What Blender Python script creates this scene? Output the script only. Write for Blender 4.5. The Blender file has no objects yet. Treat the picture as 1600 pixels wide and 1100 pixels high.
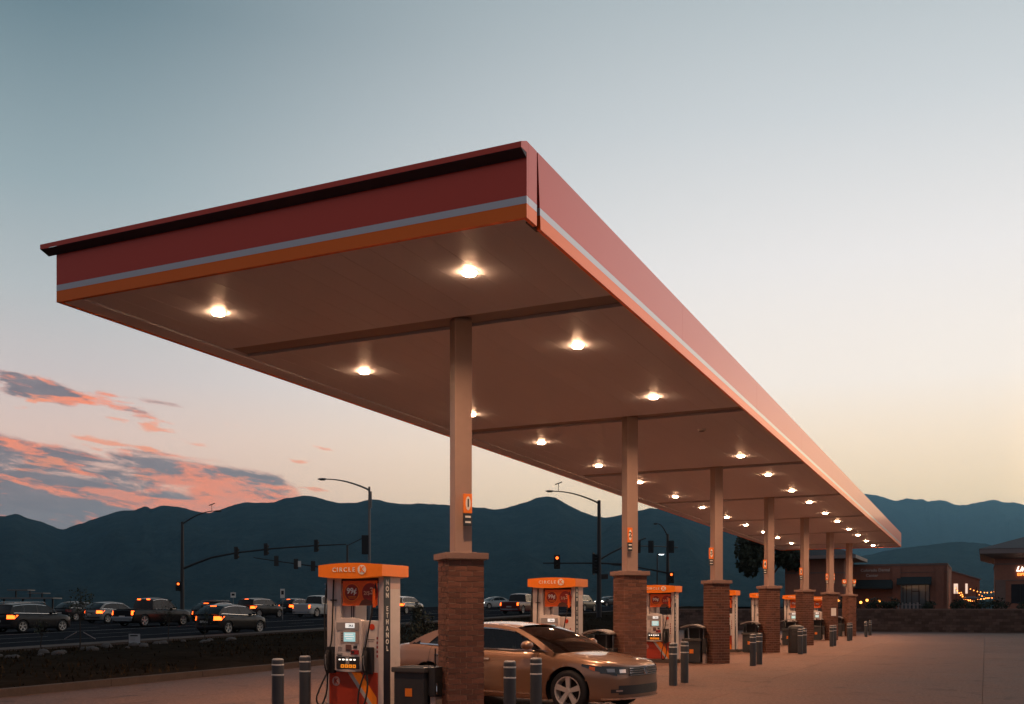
import bpy, bmesh, math, random
import numpy as np
from mathutils import Vector, Matrix, noise
random.seed(7); np.random.seed(7)
R = math.radians
SC = bpy.context.scene
COL = SC.collection

# ------------------------------------------------------------------ camera
CAM_H = 1.62
cd = bpy.data.cameras.new('camera'); cam = bpy.data.objects.new('camera', cd); COL.objects.link(cam)
cam.location = (0, 0, CAM_H); cam.rotation_euler = (R(90), 0, 0)
cd.sensor_width = 36; cd.lens = 36.0; cd.shift_y = 401/1600
cd.clip_start = 0.1; cd.clip_end = 60000
SC.camera = cam
# ------------------------------------------------------------------ colour management
SC.view_settings.view_transform = 'Standard'; SC.view_settings.look = 'None'
SC.view_settings.exposure = 0.0; SC.view_settings.gamma = 1.0; SC.view_settings.use_curve_mapping = False
SC.render.engine = 'CYCLES'
SC.cycles.use_denoising = True
SC.cycles.sample_clamp_indirect = 4.0
SC.cycles.max_bounces = 8; SC.cycles.transparent_max_bounces = 12
SC.cycles.volume_bounces = 0

# ------------------------------------------------------------------ dusk sky
SUN_AZ, SUN_EL = 33.0, 5.0
def build_world():
    w = bpy.data.worlds.new('World'); SC.world = w; w.use_nodes = True
    nt = w.node_tree; nt.nodes.clear(); N = nt.nodes.new; L = nt.links.new
    def m(op, a, b=None, c=None, clamp=False):
        n = N('ShaderNodeMath'); n.operation = op; n.use_clamp = clamp
        for i, x in enumerate((a, b, c)):
            if x is None: continue
            if isinstance(x, (int, float)): n.inputs[i].default_value = x
            else: L(x, n.inputs[i])
        return n.outputs[0]
    def smooth(x, a, b):
        n = N('ShaderNodeMapRange'); n.interpolation_type = 'SMOOTHSTEP'
        L(x, n.inputs[0]); n.inputs[1].default_value = a; n.inputs[2].default_value = b
        return n.outputs[0]
    def ramp(x, stops):
        n = N('ShaderNodeValToRGB'); L(x, n.inputs[0]); el = n.color_ramp.elements
        n.color_ramp.interpolation = 'EASE'
        n.color_ramp.interpolation = 'LINEAR'
        while len(el) < len(stops): el.new(0.5)
        for e, (p, c) in zip(el, stops): e.position = p/90; e.color = (*c, 1)
        return n.outputs[0]
    def mix(f, a, b):
        n = N('ShaderNodeMix'); n.data_type = 'RGBA'
        if isinstance(f, (int, float)): n.inputs[0].default_value = f
        else: L(f, n.inputs[0])
        for i, x in ((6, a), (7, b)):
            if isinstance(x, tuple): n.inputs[i].default_value = (*x, 1)
            else: L(x, n.inputs[i])
        return n.outputs[2]
    tc = N('ShaderNodeTexCoord'); sep = N('ShaderNodeSeparateXYZ'); L(tc.outputs['Generated'], sep.inputs[0])
    X, Y, Z = sep.outputs
    hz = m('SQRT', m('ADD', m('MULTIPLY', X, X), m('ADD', m('MULTIPLY', Y, Y), 1e-6)))
    el = m('MULTIPLY', m('ARCTAN2', Z, hz), 180/math.pi)
    az = m('MULTIPLY', m('ARCTAN2', X, Y), 180/math.pi)
    cs = m('DIVIDE', m('ADD', m('MULTIPLY', X, math.sin(R(SUN_AZ))), m('MULTIPLY', Y, math.cos(R(SUN_AZ)))), hz)
    t = m('MULTIPLY_ADD', cs, 0.5, 0.5)
    elp = m('DIVIDE', m('MAXIMUM', el, 0.0), 90.0)
    # sunset side, left of frame, and the sky behind the camera
    A = ramp(elp, [(0, (1.28, .78, .36)), (6, (1.20, .85, .50)), (9, (1.14, .88, .63)), (12, (1.04, .90, .78)), (18, (.86, .80, .765)), (25, (.60, .615, .62)), (31, (.43, .475, .49)), (40, (.25, .30, .33)), (55, (.10, .14, .17)), (90, (.04, .065, .085))])
    B = ramp(elp, [(0, (1.0, .54, .37)), (6, (.98, .62, .46)), (9, (.88, .63, .52)), (12, (.66, .57, .54)), (16, (.48, .50, .50)), (21, (.31, .38, .40)), (29, (.135, .20, .23)), (50, (.06, .10, .13)), (90, (.04, .065, .085))])
    Cc = ramp(elp, [(0, (.04, .04, .05)), (8, (.07, .066, .078)), (16, (.19, .17, .18)), (30, (.26, .25, .27)), (45, (.12, .135, .16)), (90, (.035, .055, .072))])
    f1 = smooth(t, .76, 1.0); f0 = smooth(t, .10, .76)
    sky = mix(f1, mix(f0, Cc, B), A)
    cg = m('DIVIDE', m('ADD', m('MULTIPLY', X, math.sin(R(47))), m('MULTIPLY', Y, math.cos(R(47)))), hz)
    glow = m('MULTIPLY', m('MULTIPLY', smooth(cg, .925, 1.0), smooth(el, 16.0, 2.0)), 2.1)
    gc = N('ShaderNodeVectorMath'); gc.operation = 'SCALE'; gc.inputs[0].default_value = (1.0, .60, .26); L(glow, gc.inputs['Scale'])
    ga = N('ShaderNodeVectorMath'); ga.operation = 'ADD'; L(sky, ga.inputs[0]); L(gc.outputs[0], ga.inputs[1]); sky = ga.outputs[0]
    # low cloud bank, lit from beneath, towards the left of the sunset
    ce = m('ADD', el, m('MULTIPLY', m('ADD', az, 26.0), .115))
    def nz(fx, fy, off, detail=8, rough=.6, dist=.2):
        cv = N('ShaderNodeCombineXYZ'); L(m('MULTIPLY', az, fx), cv.inputs[0]); L(m('MULTIPLY', ce, fy), cv.inputs[1]); cv.inputs[2].default_value = off
        n = N('ShaderNodeTexNoise'); L(cv.outputs[0], n.inputs['Vector']); n.inputs['Scale'].default_value = 1.0
        n.inputs['Detail'].default_value = detail; n.inputs['Roughness'].default_value = rough; n.inputs['Distortion'].default_value = dist
        return n.outputs[0]
    n1 = nz(.17, .80, 0.3, 9, .62, .35)
    azl = smooth(az, -100.0, -60.0)
    env = m('MULTIPLY', m('MULTIPLY', smooth(ce, 9.9, 8.3), smooth(ce, .2, 2.5)), m('MULTIPLY', smooth(az, -9.2, -13.5), azl))
    dens = smooth(m('ADD', m('ADD', n1, m('MULTIPLY', smooth(ce, 7.8, 5.8), .10)), m('MULTIPLY', m('SUBTRACT', env, 1.0), .45)), .36, .52)
    env2 = m('MULTIPLY', m('MULTIPLY', smooth(ce, 12.3, 11.5), smooth(ce, 9.9, 10.8)), m('MULTIPLY', smooth(az, -15.5, -20.0), azl))
    dens2 = smooth(m('ADD', nz(.22, .9, 3.1, 8, .6), m('MULTIPLY', m('SUBTRACT', env2, 1.0), .40)), .46, .58)
    env3 = m('MULTIPLY', m('MULTIPLY', smooth(ce, 12.4, 10.6), smooth(ce, 4.0, 7.5)), m('MULTIPLY', smooth(az, -5.5, -11.0), azl))
    wisp = m('MULTIPLY', smooth(m('ADD', nz(.34, 1.5, 9.1, 7, .55), m('MULTIPLY', m('SUBTRACT', env3, 1.0), .40)), .585, .67), .75)
    lit = smooth(m('ADD', nz(.30, 1.15, 4.7, 7, .6), m('MULTIPLY', smooth(az, -27.0, -11.0), .13)), .52, .635)
    body = m('MAXIMUM', dens, dens2)
    thin = smooth(body, 1.0, .3)
    ccol = mix(m('MAXIMUM', m('MULTIPLY', lit, .95), m('MULTIPLY', thin, .40)), (.170, .130, .145), (1.22, .27, .07))
    tone = smooth(nz(.5, 1.8, 6.0, 6, .6), .3, .7)
    ccol = mix(m('MULTIPLY', m('SUBTRACT', 1.0, tone), .30), ccol, (.40, .30, .29))
    sky = mix(m('MULTIPLY', body, .92), sky, ccol)
    sky = mix(wisp, sky, (1.1, .33, .13))
    ns = N('ShaderNodeTexSky'); ns.sky_type = 'NISHITA'; ns.sun_disc = False
    ns.sun_elevation = R(SUN_EL); ns.sun_rotation = R(47); ns.dust_density = 2.0
    b1 = N('ShaderNodeBackground'); L(sky, b1.inputs[0]); b1.inputs[1].default_value = 1.18
    b2 = N('ShaderNodeBackground'); L(ns.outputs[0], b2.inputs[0]); b2.inputs[1].default_value = 0.002
    ad = N('ShaderNodeAddShader'); L(b1.outputs[0], ad.inputs[0]); L(b2.outputs[0], ad.inputs[1])
    out = N('ShaderNodeOutputWorld'); L(ad.outputs[0], out.inputs[0])
build_world()
sl = bpy.data.lights.new('sun', 'SUN'); sl.energy = 0.16; sl.angle = R(45); sl.color = (1, .60, .44)
so = bpy.data.objects.new('sun', sl); COL.objects.link(so)
sd = Vector((math.sin(R(47))*math.cos(R(9)), math.cos(R(47))*math.cos(R(9)), math.sin(R(9))))
so.rotation_euler = sd.to_track_quat('Z', 'Y').to_euler(); so.location = (30, 40, 30)

# ------------------------------------------------------------------ materials
MAT = {}
def mat(name, col, rough=.6, metal=0., noise_=None, bump=None, coat=0., emit=None, island=0., obj_rand=0., ior=1.5, coords='Object', coat_r=.05, spec=.5, speckle=None, stain=0.):
    if name in MAT: return MAT[name]
    m = bpy.data.materials.new(name); m.use_nodes = True; MAT[name] = m
    nt = m.node_tree; b = nt.nodes['Principled BSDF']; N = nt.nodes.new; L = nt.links.new
    b.inputs['Base Color'].default_value = (*col, 1); b.inputs['Roughness'].default_value = rough
    b.inputs['Metallic'].default_value = metal; b.inputs['IOR'].default_value = ior
    b.inputs['Specular IOR Level'].default_value = spec
    b.inputs['Coat Weight'].default_value = coat; b.inputs['Coat Roughness'].default_value = coat_r
    if emit:
        b.inputs['Emission Color'].default_value = (*emit[0], 1); b.inputs['Emission Strength'].default_value = emit[1]
    tc = N('ShaderNodeTexCoord')
    cur = None
    if noise_:
        sc, amt = noise_[0], noise_[1]
        n = N('ShaderNodeTexNoise'); n.inputs['Scale'].default_value = sc; n.inputs['Detail'].default_value = 6; n.inputs['Roughness'].default_value = .65
        L(tc.outputs[coords], n.inputs['Vector'])
        n2 = N('ShaderNodeTexNoise'); n2.inputs['Scale'].default_value = sc*7.3; n2.inputs['Detail'].default_value = 4
        L(tc.outputs[coords], n2.inputs['Vector'])
        av = N('ShaderNodeMath'); av.operation = 'MULTIPLY_ADD'; L(n2.outputs[0], av.inputs[0]); av.inputs[1].default_value = .45; 
        mm = N('ShaderNodeMath'); mm.operation = 'MULTIPLY'; L(n.outputs[0], mm.inputs[0]); mm.inputs[1].default_value = .55
        L(mm.outputs[0], av.inputs[2])
        cur = av.outputs[0]
        mr = N('ShaderNodeMapRange'); L(cur, mr.inputs[0]); mr.inputs[1].default_value = .3; mr.inputs[2].default_value = .7
        mr.inputs[3].default_value = 1-amt; mr.inputs[4].default_value = 1+amt
        val = mr.outputs[0]
        rr = N('ShaderNodeMapRange'); L(cur, rr.inputs[0]); rr.inputs[1].default_value = .3; rr.inputs[2].default_value = .7
        rr.inputs[3].default_value = max(0, rough-.12); rr.inputs[4].default_value = min(1, rough+.12); L(rr.outputs[0], b.inputs['Roughness'])
    else: val = None
    def addv(src, amt):
        nonlocal val
        mr = N('ShaderNodeMapRange'); L(src, mr.inputs[0]); mr.inputs[3].default_value = 1-amt; mr.inputs[4].default_value = 1+amt
        if val is None: val = mr.outputs[0]
        else:
            q = N('ShaderNodeMath'); q.operation = 'MULTIPLY'; L(val, q.inputs[0]); L(mr.outputs[0], q.inputs[1]); val = q.outputs[0]
    if speckle:
        q = N('ShaderNodeTexNoise'); q.inputs['Scale'].default_value = speckle[0]; q.inputs['Detail'].default_value = 8; q.inputs['Roughness'].default_value = .8; L(tc.outputs[coords], q.inputs['Vector'])
        r_ = N('ShaderNodeMapRange'); L(q.outputs[0], r_.inputs[0]); r_.inputs[1].default_value = .35; r_.inputs[2].default_value = .65; addv(r_.outputs[0], speckle[1])
    if stain:                                     # oil spots and drips worn into the slabs
        q = N('ShaderNodeTexNoise'); q.inputs['Scale'].default_value = 1.25; q.inputs['Detail'].default_value = 5; q.inputs['Roughness'].default_value = .7; q.inputs['Distortion'].default_value = .6; L(tc.outputs[coords], q.inputs['Vector'])
        r_ = N('ShaderNodeMapRange'); L(q.outputs[0], r_.inputs[0]); r_.inputs[1].default_value = .56; r_.inputs[2].default_value = .72
        r_.inputs[3].default_value = .5; r_.inputs[4].default_value = 0.; addv(r_.outputs[0], stain)
    if island: addv(N('ShaderNodeNewGeometry').outputs['Random Per Island'], island)
    if obj_rand: addv(N('ShaderNodeObjectInfo').outputs['Random'], obj_rand)
    if val is not None:
        vm = N('ShaderNodeVectorMath'); vm.operation = 'SCALE'; vm.inputs[0].default_value = col; L(val, vm.inputs['Scale']); L(vm.outputs[0], b.inputs['Base Color'])
    if bump:
        n = N('ShaderNodeTexNoise'); n.inputs['Scale'].default_value = bump[0]; n.inputs['Detail'].default_value = 5; L(tc.outputs[coords], n.inputs['Vector'])
        bp = N('ShaderNodeBump'); bp.inputs['Strength'].default_value = bump[1]; bp.inputs['Distance'].default_value = bump[2] if len(bump) > 2 else .02
        L(n.outputs[0], bp.inputs['Height']); L(bp.outputs[0], b.inputs['Normal'])
    return m
def glass_mat(name, tint, refl=1.0):
    if name in MAT: return MAT[name]
    m = bpy.data.materials.new(name); m.use_nodes = True; MAT[name] = m
    nt = m.node_tree; nt.nodes.clear(); N = nt.nodes.new; L = nt.links.new
    t = N('ShaderNodeBsdfTransparent'); t.inputs[0].default_value = (*tint, 1)
    g = N('ShaderNodeBsdfGlossy'); g.inputs['Roughness'].default_value = .02
    lw = N('ShaderNodeLayerWeight'); lw.inputs[0].default_value = .5
    pw = N('ShaderNodeMath'); pw.operation = 'POWER'; L(lw.outputs['Facing'], pw.inputs[0]); pw.inputs[1].default_value = 4.0
    f = N('ShaderNodeMath'); f.operation = 'MULTIPLY_ADD'; L(pw.outputs[0], f.inputs[0]); f.inputs[1].default_value = .92; f.inputs[2].default_value = .05
    x = N('ShaderNodeMixShader'); L(f.outputs[0], x.inputs[0]); L(t.outputs[0], x.inputs[1]); L(g.outputs[0], x.inputs[2])
    o = N('ShaderNodeOutputMaterial'); L(x.outputs[0], o.inputs[0]); return m
# building-wide palette
M_ceiling = mat('white_deck_paint', (.60, .595, .635), .50, noise_=(.35, .03), spec=.3)
M_red = mat('red_fascia_metal', (.60, .060, .034), .33, .50, coat=.30, coat_r=.10)
M_orange_f = mat('orange_fascia_metal', (.92, .165, .012), .33, .55, coat=.2, coat_r=.10)
M_white_f = mat('white_fascia_stripe', (.56, .56, .60), .3, .5, coat=.5, coat_r=.1)
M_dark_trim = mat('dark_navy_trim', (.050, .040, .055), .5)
M_steel = mat('beige_painted_steel', (.34, .235, .19), .45, noise_=(1.5, .06), bump=(9, .05, .01))
M_brick = mat('red_brown_brick', (.145, .060, .038), .85, noise_=(14, .28), bump=(60, .35, .006), island=.28, obj_rand=.28)
M_mortar = mat('pale_mortar', (.29, .19, .14), .9, noise_=(20, .2), bump=(80, .4, .004))
M_cap = mat('cast_stone_cap', (.24, .15, .12), .75, noise_=(8, .15), bump=(40, .25, .006))
M_conc = mat('concrete_paving', (.150, .084, .063), .72, spec=.2, noise_=(.55, .26), bump=(24, .6, .03), obj_rand=.07, speckle=(15, .5), stain=.6)
M_kerb = mat('concrete_kerb', (.095, .072, .062), .85, spec=.1, noise_=(2.5, .2), bump=(30, .3, .01))
M_asph = mat('asphalt', (.030, .031, .035), .9, spec=.0, noise_=(.5, .25), bump=(40, .4, .01))
M_paint = mat('road_paint', (.26, .25, .24), .8, spec=.1, noise_=(3, .35))
M_lampbody = mat('white_lamp_housing', (.75, .73, .70), .4)
M_lens = mat('lit_lamp_lens', (.9, .85, .8), .4, emit=((1, .55, .31), 4300.0))
M_glow = mat('glowing_lamp_rim', (.9, .85, .8), .4, emit=((1, .56, .31), 130.0))
M_lens_off = mat('unlit_lamp_lens', (.35, .33, .31), .2)
M_black = mat('black_plastic', (.018, .018, .020), .45, noise_=(6, .2))
M_rubber = mat('black_rubber', (.012, .012, .013), .7)
M_chrome = mat('chrome', (.75, .75, .76), .12, 1.0)
M_pole = mat('dark_bronze_pole', (.022, .023, .026), .5, noise_=(2, .2))
M_galv = mat('galvanised_pole', (.20, .20, .20), .5, .3, noise_=(2, .15))

# ------------------------------------------------------------------ mesh helpers
class MB:
    def __init__(s): s.v = []; s.f = []
    def add(s, vs, fs):
        o = len(s.v); s.v += [tuple(p) for p in vs]; s.f += [tuple(i+o for i in f) for f in fs]; return s
    def box(s, x0, x1, y0, y1, z0, z1, M=None):
        vs = [(x0,y0,z0),(x1,y0,z0),(x1,y1,z0),(x0,y1,z0),(x0,y0,z1),(x1,y0,z1),(x1,y1,z1),(x0,y1,z1)]
        if M is not None: vs = [tuple(M @ Vector(p)) for p in vs]
        return s.add(vs, [(0,3,2,1),(4,5,6,7),(0,1,5,4),(1,2,6,5),(2,3,7,6),(3,0,4,7)])
    def poly(s, pts): return s.add(pts, [tuple(range(len(pts)))])
    def prism(s, pts, off):
        n = len(pts); o = Vector(off); q = [tuple(Vector(p)+o) for p in pts]
        return s.add(list(pts)+q, [tuple(range(n))[::-1], tuple(range(n, 2*n))]+[(i,(i+1)%n,n+(i+1)%n,n+i) for i in range(n)])
    def cyl(s, p0, p1, r0, r1=None, n=10, caps=True):
        r1 = r0 if r1 is None else r1
        return s.tube([p0, p1], [r0, r1], n, caps)
    def tube(s, pts, r, n=8, caps=True):
        pts = [Vector(p) for p in pts]; k = len(pts)
        rs = list(r) if hasattr(r, '__len__') else [r]*k
        vs = []; up = None
        for i, p in enumerate(pts):
            d = (pts[min(i+1, k-1)]-pts[max(i-1, 0)]).normalized()
            if up is None:
                up = Vector((0,0,1)) if abs(d.z) < .9 else Vector((1,0,0))
            a = d.cross(up).normalized(); b = a.cross(d).normalized(); up = b
            for j in range(n):
                t = 2*math.pi*(j+.5)/n; vs.append(tuple(p+a*(math.cos(t)*rs[i])+b*(math.sin(t)*rs[i])))
        fs = [(i*n+j, i*n+(j+1)%n, (i+1)*n+(j+1)%n, (i+1)*n+j) for i in range(k-1) for j in range(n)]
        if caps: fs += [tuple(range(n))[::-1], tuple((k-1)*n+j for j in range(n))]
        return s.add(vs, fs)
    def lathe(s, prof, c=(0,0,0), n=20, M=None, caps=False):
        vs = []; k = len(prof)
        for r, z in prof:
            for j in range(n):
                t = 2*math.pi*j/n; vs.append(Vector((r*math.cos(t), r*math.sin(t), z)))
        vs = [tuple((M @ p if M is not None else p)+Vector(c)) for p in vs]
        fs = [(i*n+j, i*n+(j+1)%n, (i+1)*n+(j+1)%n, (i+1)*n+j) for i in range(k-1) for j in range(n)]
        if caps and prof[0][0] > 1e-5: fs.append(tuple(range(n))[::-1])
        if caps and prof[-1][0] > 1e-5: fs.append(tuple((k-1)*n+j for j in range(n)))
        return s.add(vs, fs)
    def grid(s, fn, nu, nv):
        vs = [fn(i/nu, j/nv) for i in range(nu+1) for j in range(nv+1)]
        return s.add(vs, [(i*(nv+1)+j, (i+1)*(nv+1)+j, (i+1)*(nv+1)+j+1, i*(nv+1)+j+1) for i in range(nu) for j in range(nv)])
    def ball(s, c, r, n=10, m=6, sq=(1,1,1)):
        pr = [(max(1e-6, math.sin(math.pi*i/m)), -math.cos(math.pi*i/m)) for i in range(m+1)]
        M = Matrix.Diagonal((r*sq[0], r*sq[1], r*sq[2])).to_4x4()
        return s.lathe(pr, c, n, M)
    def mesh(s, name, m, smooth=None, bevel=0, weld=False, recalc=False):
        me = bpy.data.meshes.new(name); me.from_pydata(s.v, [], s.f); me.update()
        if bevel or weld or recalc:
            bm = bmesh.new(); bm.from_mesh(me)
            if weld: bmesh.ops.remove_doubles(bm, verts=bm.verts, dist=weld if weld is not True else 1e-4)
            if recalc: bmesh.ops.recalc_face_normals(bm, faces=bm.faces)
            if bevel: bmesh.ops.bevel(bm, geom=[e for e in bm.edges if len(e.link_faces) == 2 and e.calc_face_angle(0) > .5], offset=bevel, segments=2, affect='EDGES', profile=.7, clamp_overlap=True)
            bm.to_mesh(me); bm.free()
        if m is not None:
            for q in (m if isinstance(m, (list, tuple)) else [m]): me.materials.append(q)
        if smooth:
            me.shade_smooth(); me.set_sharp_from_angle(angle=R(smooth))
        return me
    def build(s, name, m, parent=None, loc=(0,0,0), rz=0, smooth=None, bevel=0, weld=False, recalc=False, label=None, cat=None, group=None, kind=None):
        return link(s.mesh(name, m, smooth, bevel, weld, recalc), name, parent, loc, rz, label, cat, group, kind)
def link(me, name, parent=None, loc=(0,0,0), rz=0, label=None, cat=None, group=None, kind=None):
    o = bpy.data.objects.new(name, me); COL.objects.link(o); o.location = loc; o.rotation_euler = (0,0,rz)
    if parent is not None: o.parent = parent
    return tag(o, label, cat, group, kind)
def tag(o, label=None, cat=None, group=None, kind=None):
    for k, v in (('label', label), ('category', cat), ('group', group), ('kind', kind)):
        if v: o[k] = v
    return o
def thing(name, label, cat, loc=(0,0,0), rz=0, group=None, rot=None):
    o = bpy.data.objects.new(name, None); COL.objects.link(o); o.location = loc; o.rotation_euler = rot or (0,0,rz)
    o.empty_display_size = .2
    return tag(o, label, cat, group)
KIDS = {}
def copy_tree(o, parent=None):
    c = o.copy(); COL.objects.link(c)
    if parent is not None: c.parent = parent
    for ch in list(o.children): copy_tree(ch, c)
    return c
ORD = ['first', 'second', 'third', 'fourth', 'fifth', 'sixth', 'seventh', 'eighth', 'ninth', 'tenth', 'eleventh', 'twelfth', 'thirteenth', 'fourteenth']
# flat lettering meshes, made once at the start (lying in x-z, reading towards -y)
TXT = {}
def text_mesh(s, size, m, bold=.012, extrude=.003, align='CENTER', shear=0.):
    key = (s, size, m.name, align)
    if key in TXT: return TXT[key]
    cu = bpy.data.curves.new('lettering', 'FONT'); cu.body = s; cu.size = size; cu.align_x = align; cu.align_y = 'CENTER'
    cu.extrude = extrude; cu.offset = bold*size; cu.shear = shear; cu.resolution_u = 3
    o = bpy.data.objects.new('lettering', cu); COL.objects.link(o)
    dg = bpy.context.evaluated_depsgraph_get(); dg.update()
    me = bpy.data.meshes.new_from_object(o.evaluated_get(dg)); me.name = 'lettering'
    bpy.data.objects.remove(o); bpy.data.curves.remove(cu)
    me.transform(Matrix.Rotation(R(90), 4, 'X')); me.materials.clear(); me.materials.append(m)
    TXT[key] = me; return me
def text(s, size, m, parent, loc, rz=0, name='lettering', **k):
    return link(text_mesh(s, size, m, **k), name, parent, loc, rz)

# ------------------------------------------------------------------ station frame: x right along the end fascia, y along the canopy, away from the camera
TH = .433; ST, CT = math.sin(TH), math.cos(TH); C0 = Vector((.164, 11.432, 0)); RZ = -TH
def S(x, y, z=0): return Vector((C0.x+CT*x+ST*y, C0.y-ST*x+CT*y, z))
def U(u, v, z=0): return S(-v, u, z)
COLU = [3.362+8.157*k for k in range(7)]; COLV = 2.592
CAN_W, CAN_L, CAN_H, FH = 7.28, 56.1, 5.99, .853
def zc(x, y): return CAN_H-.0111*y+.0051*x      # the canopy falls gently for drainage
def zst(u):                                      # the street climbs away from the station
    return .3+.02*(min(max(u, -30), 120)-37)
# ================================================================== SETTING
def setting():
    # open ground out to the mountains
    g = MB(); xs = [-22000,-6000,-2000,-600,-200,200,600,2000,6000,24000]; ys = [-2300,-600,-100,60,120,300,900,3000,7000,15000]
    g.grid(lambda a, b: (xs[round(a*9)], ys[round(b*9)], -.45), 9, 9)
    g.build('ground', mat('dry_plain', (.05, .05, .045), .95, noise_=(.02, .3)), kind='structure')
    # mountains
    forest = mat('forested_slope', (.035, .045, .042), .95, spec=.0, noise_=(.010, .5), bump=(.02, .6, 20))
    def ridge(name, prof, Y, depth, foot, seed, amp):
        px = [p[0] for p in prof]; pz = [p[1] for p in prof]
        nx = 700; x0, x1 = px[0], px[-1]
        rows = [0, .06, .12, .18, .24, .3, .36, .42, .48, .55, .61, .68, .74, .8, .85, .9, .94, .97, 1.0, 1.06, 1.12, 1.4]
        def fn(a, b):
            x = x0+(x1-x0)*a; r = rows[round(b*(len(rows)-1))]
            H = float(np.interp(x, px, pz))
            y = Y-depth*(1-r)
            z = foot+(H-foot)*(max(0, min(1, r))**1.25 if r <= 1 else max(0, 1-(r-1)*2.2))
            w = math.sin(math.pi*min(1, max(0, r)))
            nz = noise.fractal(Vector((x/520, y/900, seed)), 1.0, 2.1, 5)
            rd = 1-abs(noise.noise(Vector((x/430+y/2600, y/3000, seed+5))))*2
            z += w*amp*(nz*1.1+rd*1.0)+(noise.fractal(Vector((x/90, y/90, seed)), 1, 2, 4)*amp*.12 if 0 < r <= 1 else 0)
            xx = x*(y/Y) if r < 1 else x
            return (xx, y, z)
        MB().grid(fn, nx, len(rows)-1).build(name, forest, smooth=80, kind='structure')
    LEFT = [(-9500,420),(-7475,362),(-6175,492),(-4875,453),(-3900,525),(-3088,444),(-2795,492),(-2600,473),(-2519,483),(-2405,444),(-2275,405),(-2145,453),(-2015,492),(-1918,502),(-1859,522),(-1833,505),(-1788,525),(-1690,518),(-1593,492),(-1534,489),(-1430,525),(-1365,538),(-1202,544),(-1138,567),(-1056,577),(-975,564),(-878,541),(-780,541),(-715,554),(-585,535),(-455,535),(-358,531),(-205,518),(-98,502),(-32,512),(65,541),(130,564),(179,570),(227,561),(292,525),(358,492),(422,466),(471,460),(520,473),(601,492),(650,502),(699,515),(780,502),(910,453),(1072,395),(1268,323),(1495,232),(1755,119),(2015,37)]
    RIGHT = [(550,282),(1100,557),(1650,777),(2200,915),(2640,986),(2915,992),(3036,986),(3124,981),(3218,948),(3300,931),(3382,948),(3520,942),(3575,926),(3658,937),(3740,920),(3822,887),(3905,893),(4015,920),(4125,937),(4235,920),(4301,920),(4400,898),(4675,832),(5060,860),(5500,805),(6325,887),(7150,766),(8800,832),(11000,667),(13750,557)]
    FOOT = [(1225,145),(1575,233),(1855,278),(2100,327),(2310,355),(2450,369),(2590,355),(2800,313),(3150,292),(3675,250),(4550,180),(5950,128)]
    ridge('mountain_range', LEFT, 5200, 2200, -.8, 1.3, 60)
    ridge('mountain_range', [(x*1.6, z*1.6) for x, z in RIGHT], 14080, 5000, -.8, 7.7, 120)
    ridge('foothill', FOOT, 5600, 1800, -.8, 4.1, 40)
    # the evening air
    hz = MB().box(-24000, 27000, -2400, 20500, -1.6, 1900).build('haze', None, kind='stuff')
    m = bpy.data.materials.new('evening_air'); m.use_nodes = True; nt = m.node_tree; nt.nodes.clear()
    pv = nt.nodes.new('ShaderNodeVolumePrincipled'); pv.inputs['Color'].default_value = (.27, .65, 1.0, 1)
    pv.inputs['Density'].default_value = 4.0e-5; pv.inputs['Anisotropy'].default_value = .72
    mo = nt.nodes.new('ShaderNodeOutputMaterial'); nt.links.new(pv.outputs[0], mo.inputs['Volume']); hz.data.materials.append(m)
    # forecourt slabs with sawn joints
    pav = MB().box(-20, 31, -22, 66.5, -.30, -.03).build('pavement', mat('joint_sealant', (.085, .062, .054), .9), loc=C0, rz=RZ, kind='structure')
    kv = lambda u: 11.43+.0867*u
    g = .0035; w = 4.4; i0 = -22
    while i0 < 66:
        y0, y1 = i0+g, min(i0+w, 66.5)-g
        x1 = 31.0
        while x1 > -18:
            x0 = x1-w
            a0, a1 = max(x0, -kv(y0)), max(x0, -kv(y1))
            if x1 > a0+.3 and x1 > a1+.3:
                dz = random.uniform(-.001, .001)
                s = MB().prism([(a0+g, y0, -.03), (x1-g, y0, -.03), (x1-g, y1, -.03), (a1+g, y1, -.03)], (0, 0, .03+dz))
                s.build('concrete_slab', M_conc, pav, bevel=.004)
            x1 = x0
        i0 += w
    # kerb in separate lengths along the verge side
    kb = MB(); n = 0
    for k in range(29):
        u0, u1 = -22+k*3.05, -22+(k+1)*3.05-.012
        q = lambda u, o: (-kv(u)-o, u)
        m_ = MB().prism([(*q(u0, .01), -.12), (*q(u1, .01), -.12), (*q(u1, .17), -.12), (*q(u0, .17), -.12)], (0, 0, .27))
        m_.build('kerb_stone', M_kerb, KERB, bevel=.015)
    # rough verge between forecourt and street
    vg = mat('dry_verge_soil', (.030, .0225, .0165), .95, spec=0., noise_=(.5, .5), bump=(9, .7, .05))
    def vz(u, f):
        z = (.13)*(1-f)+zst(u)*f
        z += .32*math.sin(math.pi*f)**1.5*(1+.5*noise.noise(Vector((u*.11, f*3, 2))))
        return z+.06*noise.noise(Vector((u*.6, f*9, 0)))*math.sin(math.pi*f)
    def vf(a, b):
        u = -30+150*a; v0 = kv(u)+.17 if u < 67 else 17.3
        v = v0+(30.2-v0)*b
        return tuple(U(u, v, vz(u, b)))
    MB().grid(vf, 150, 26).build('verge', vg, smooth=60, kind='structure')
    # dry grass and low groundcover on it
    gr = MB()
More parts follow.
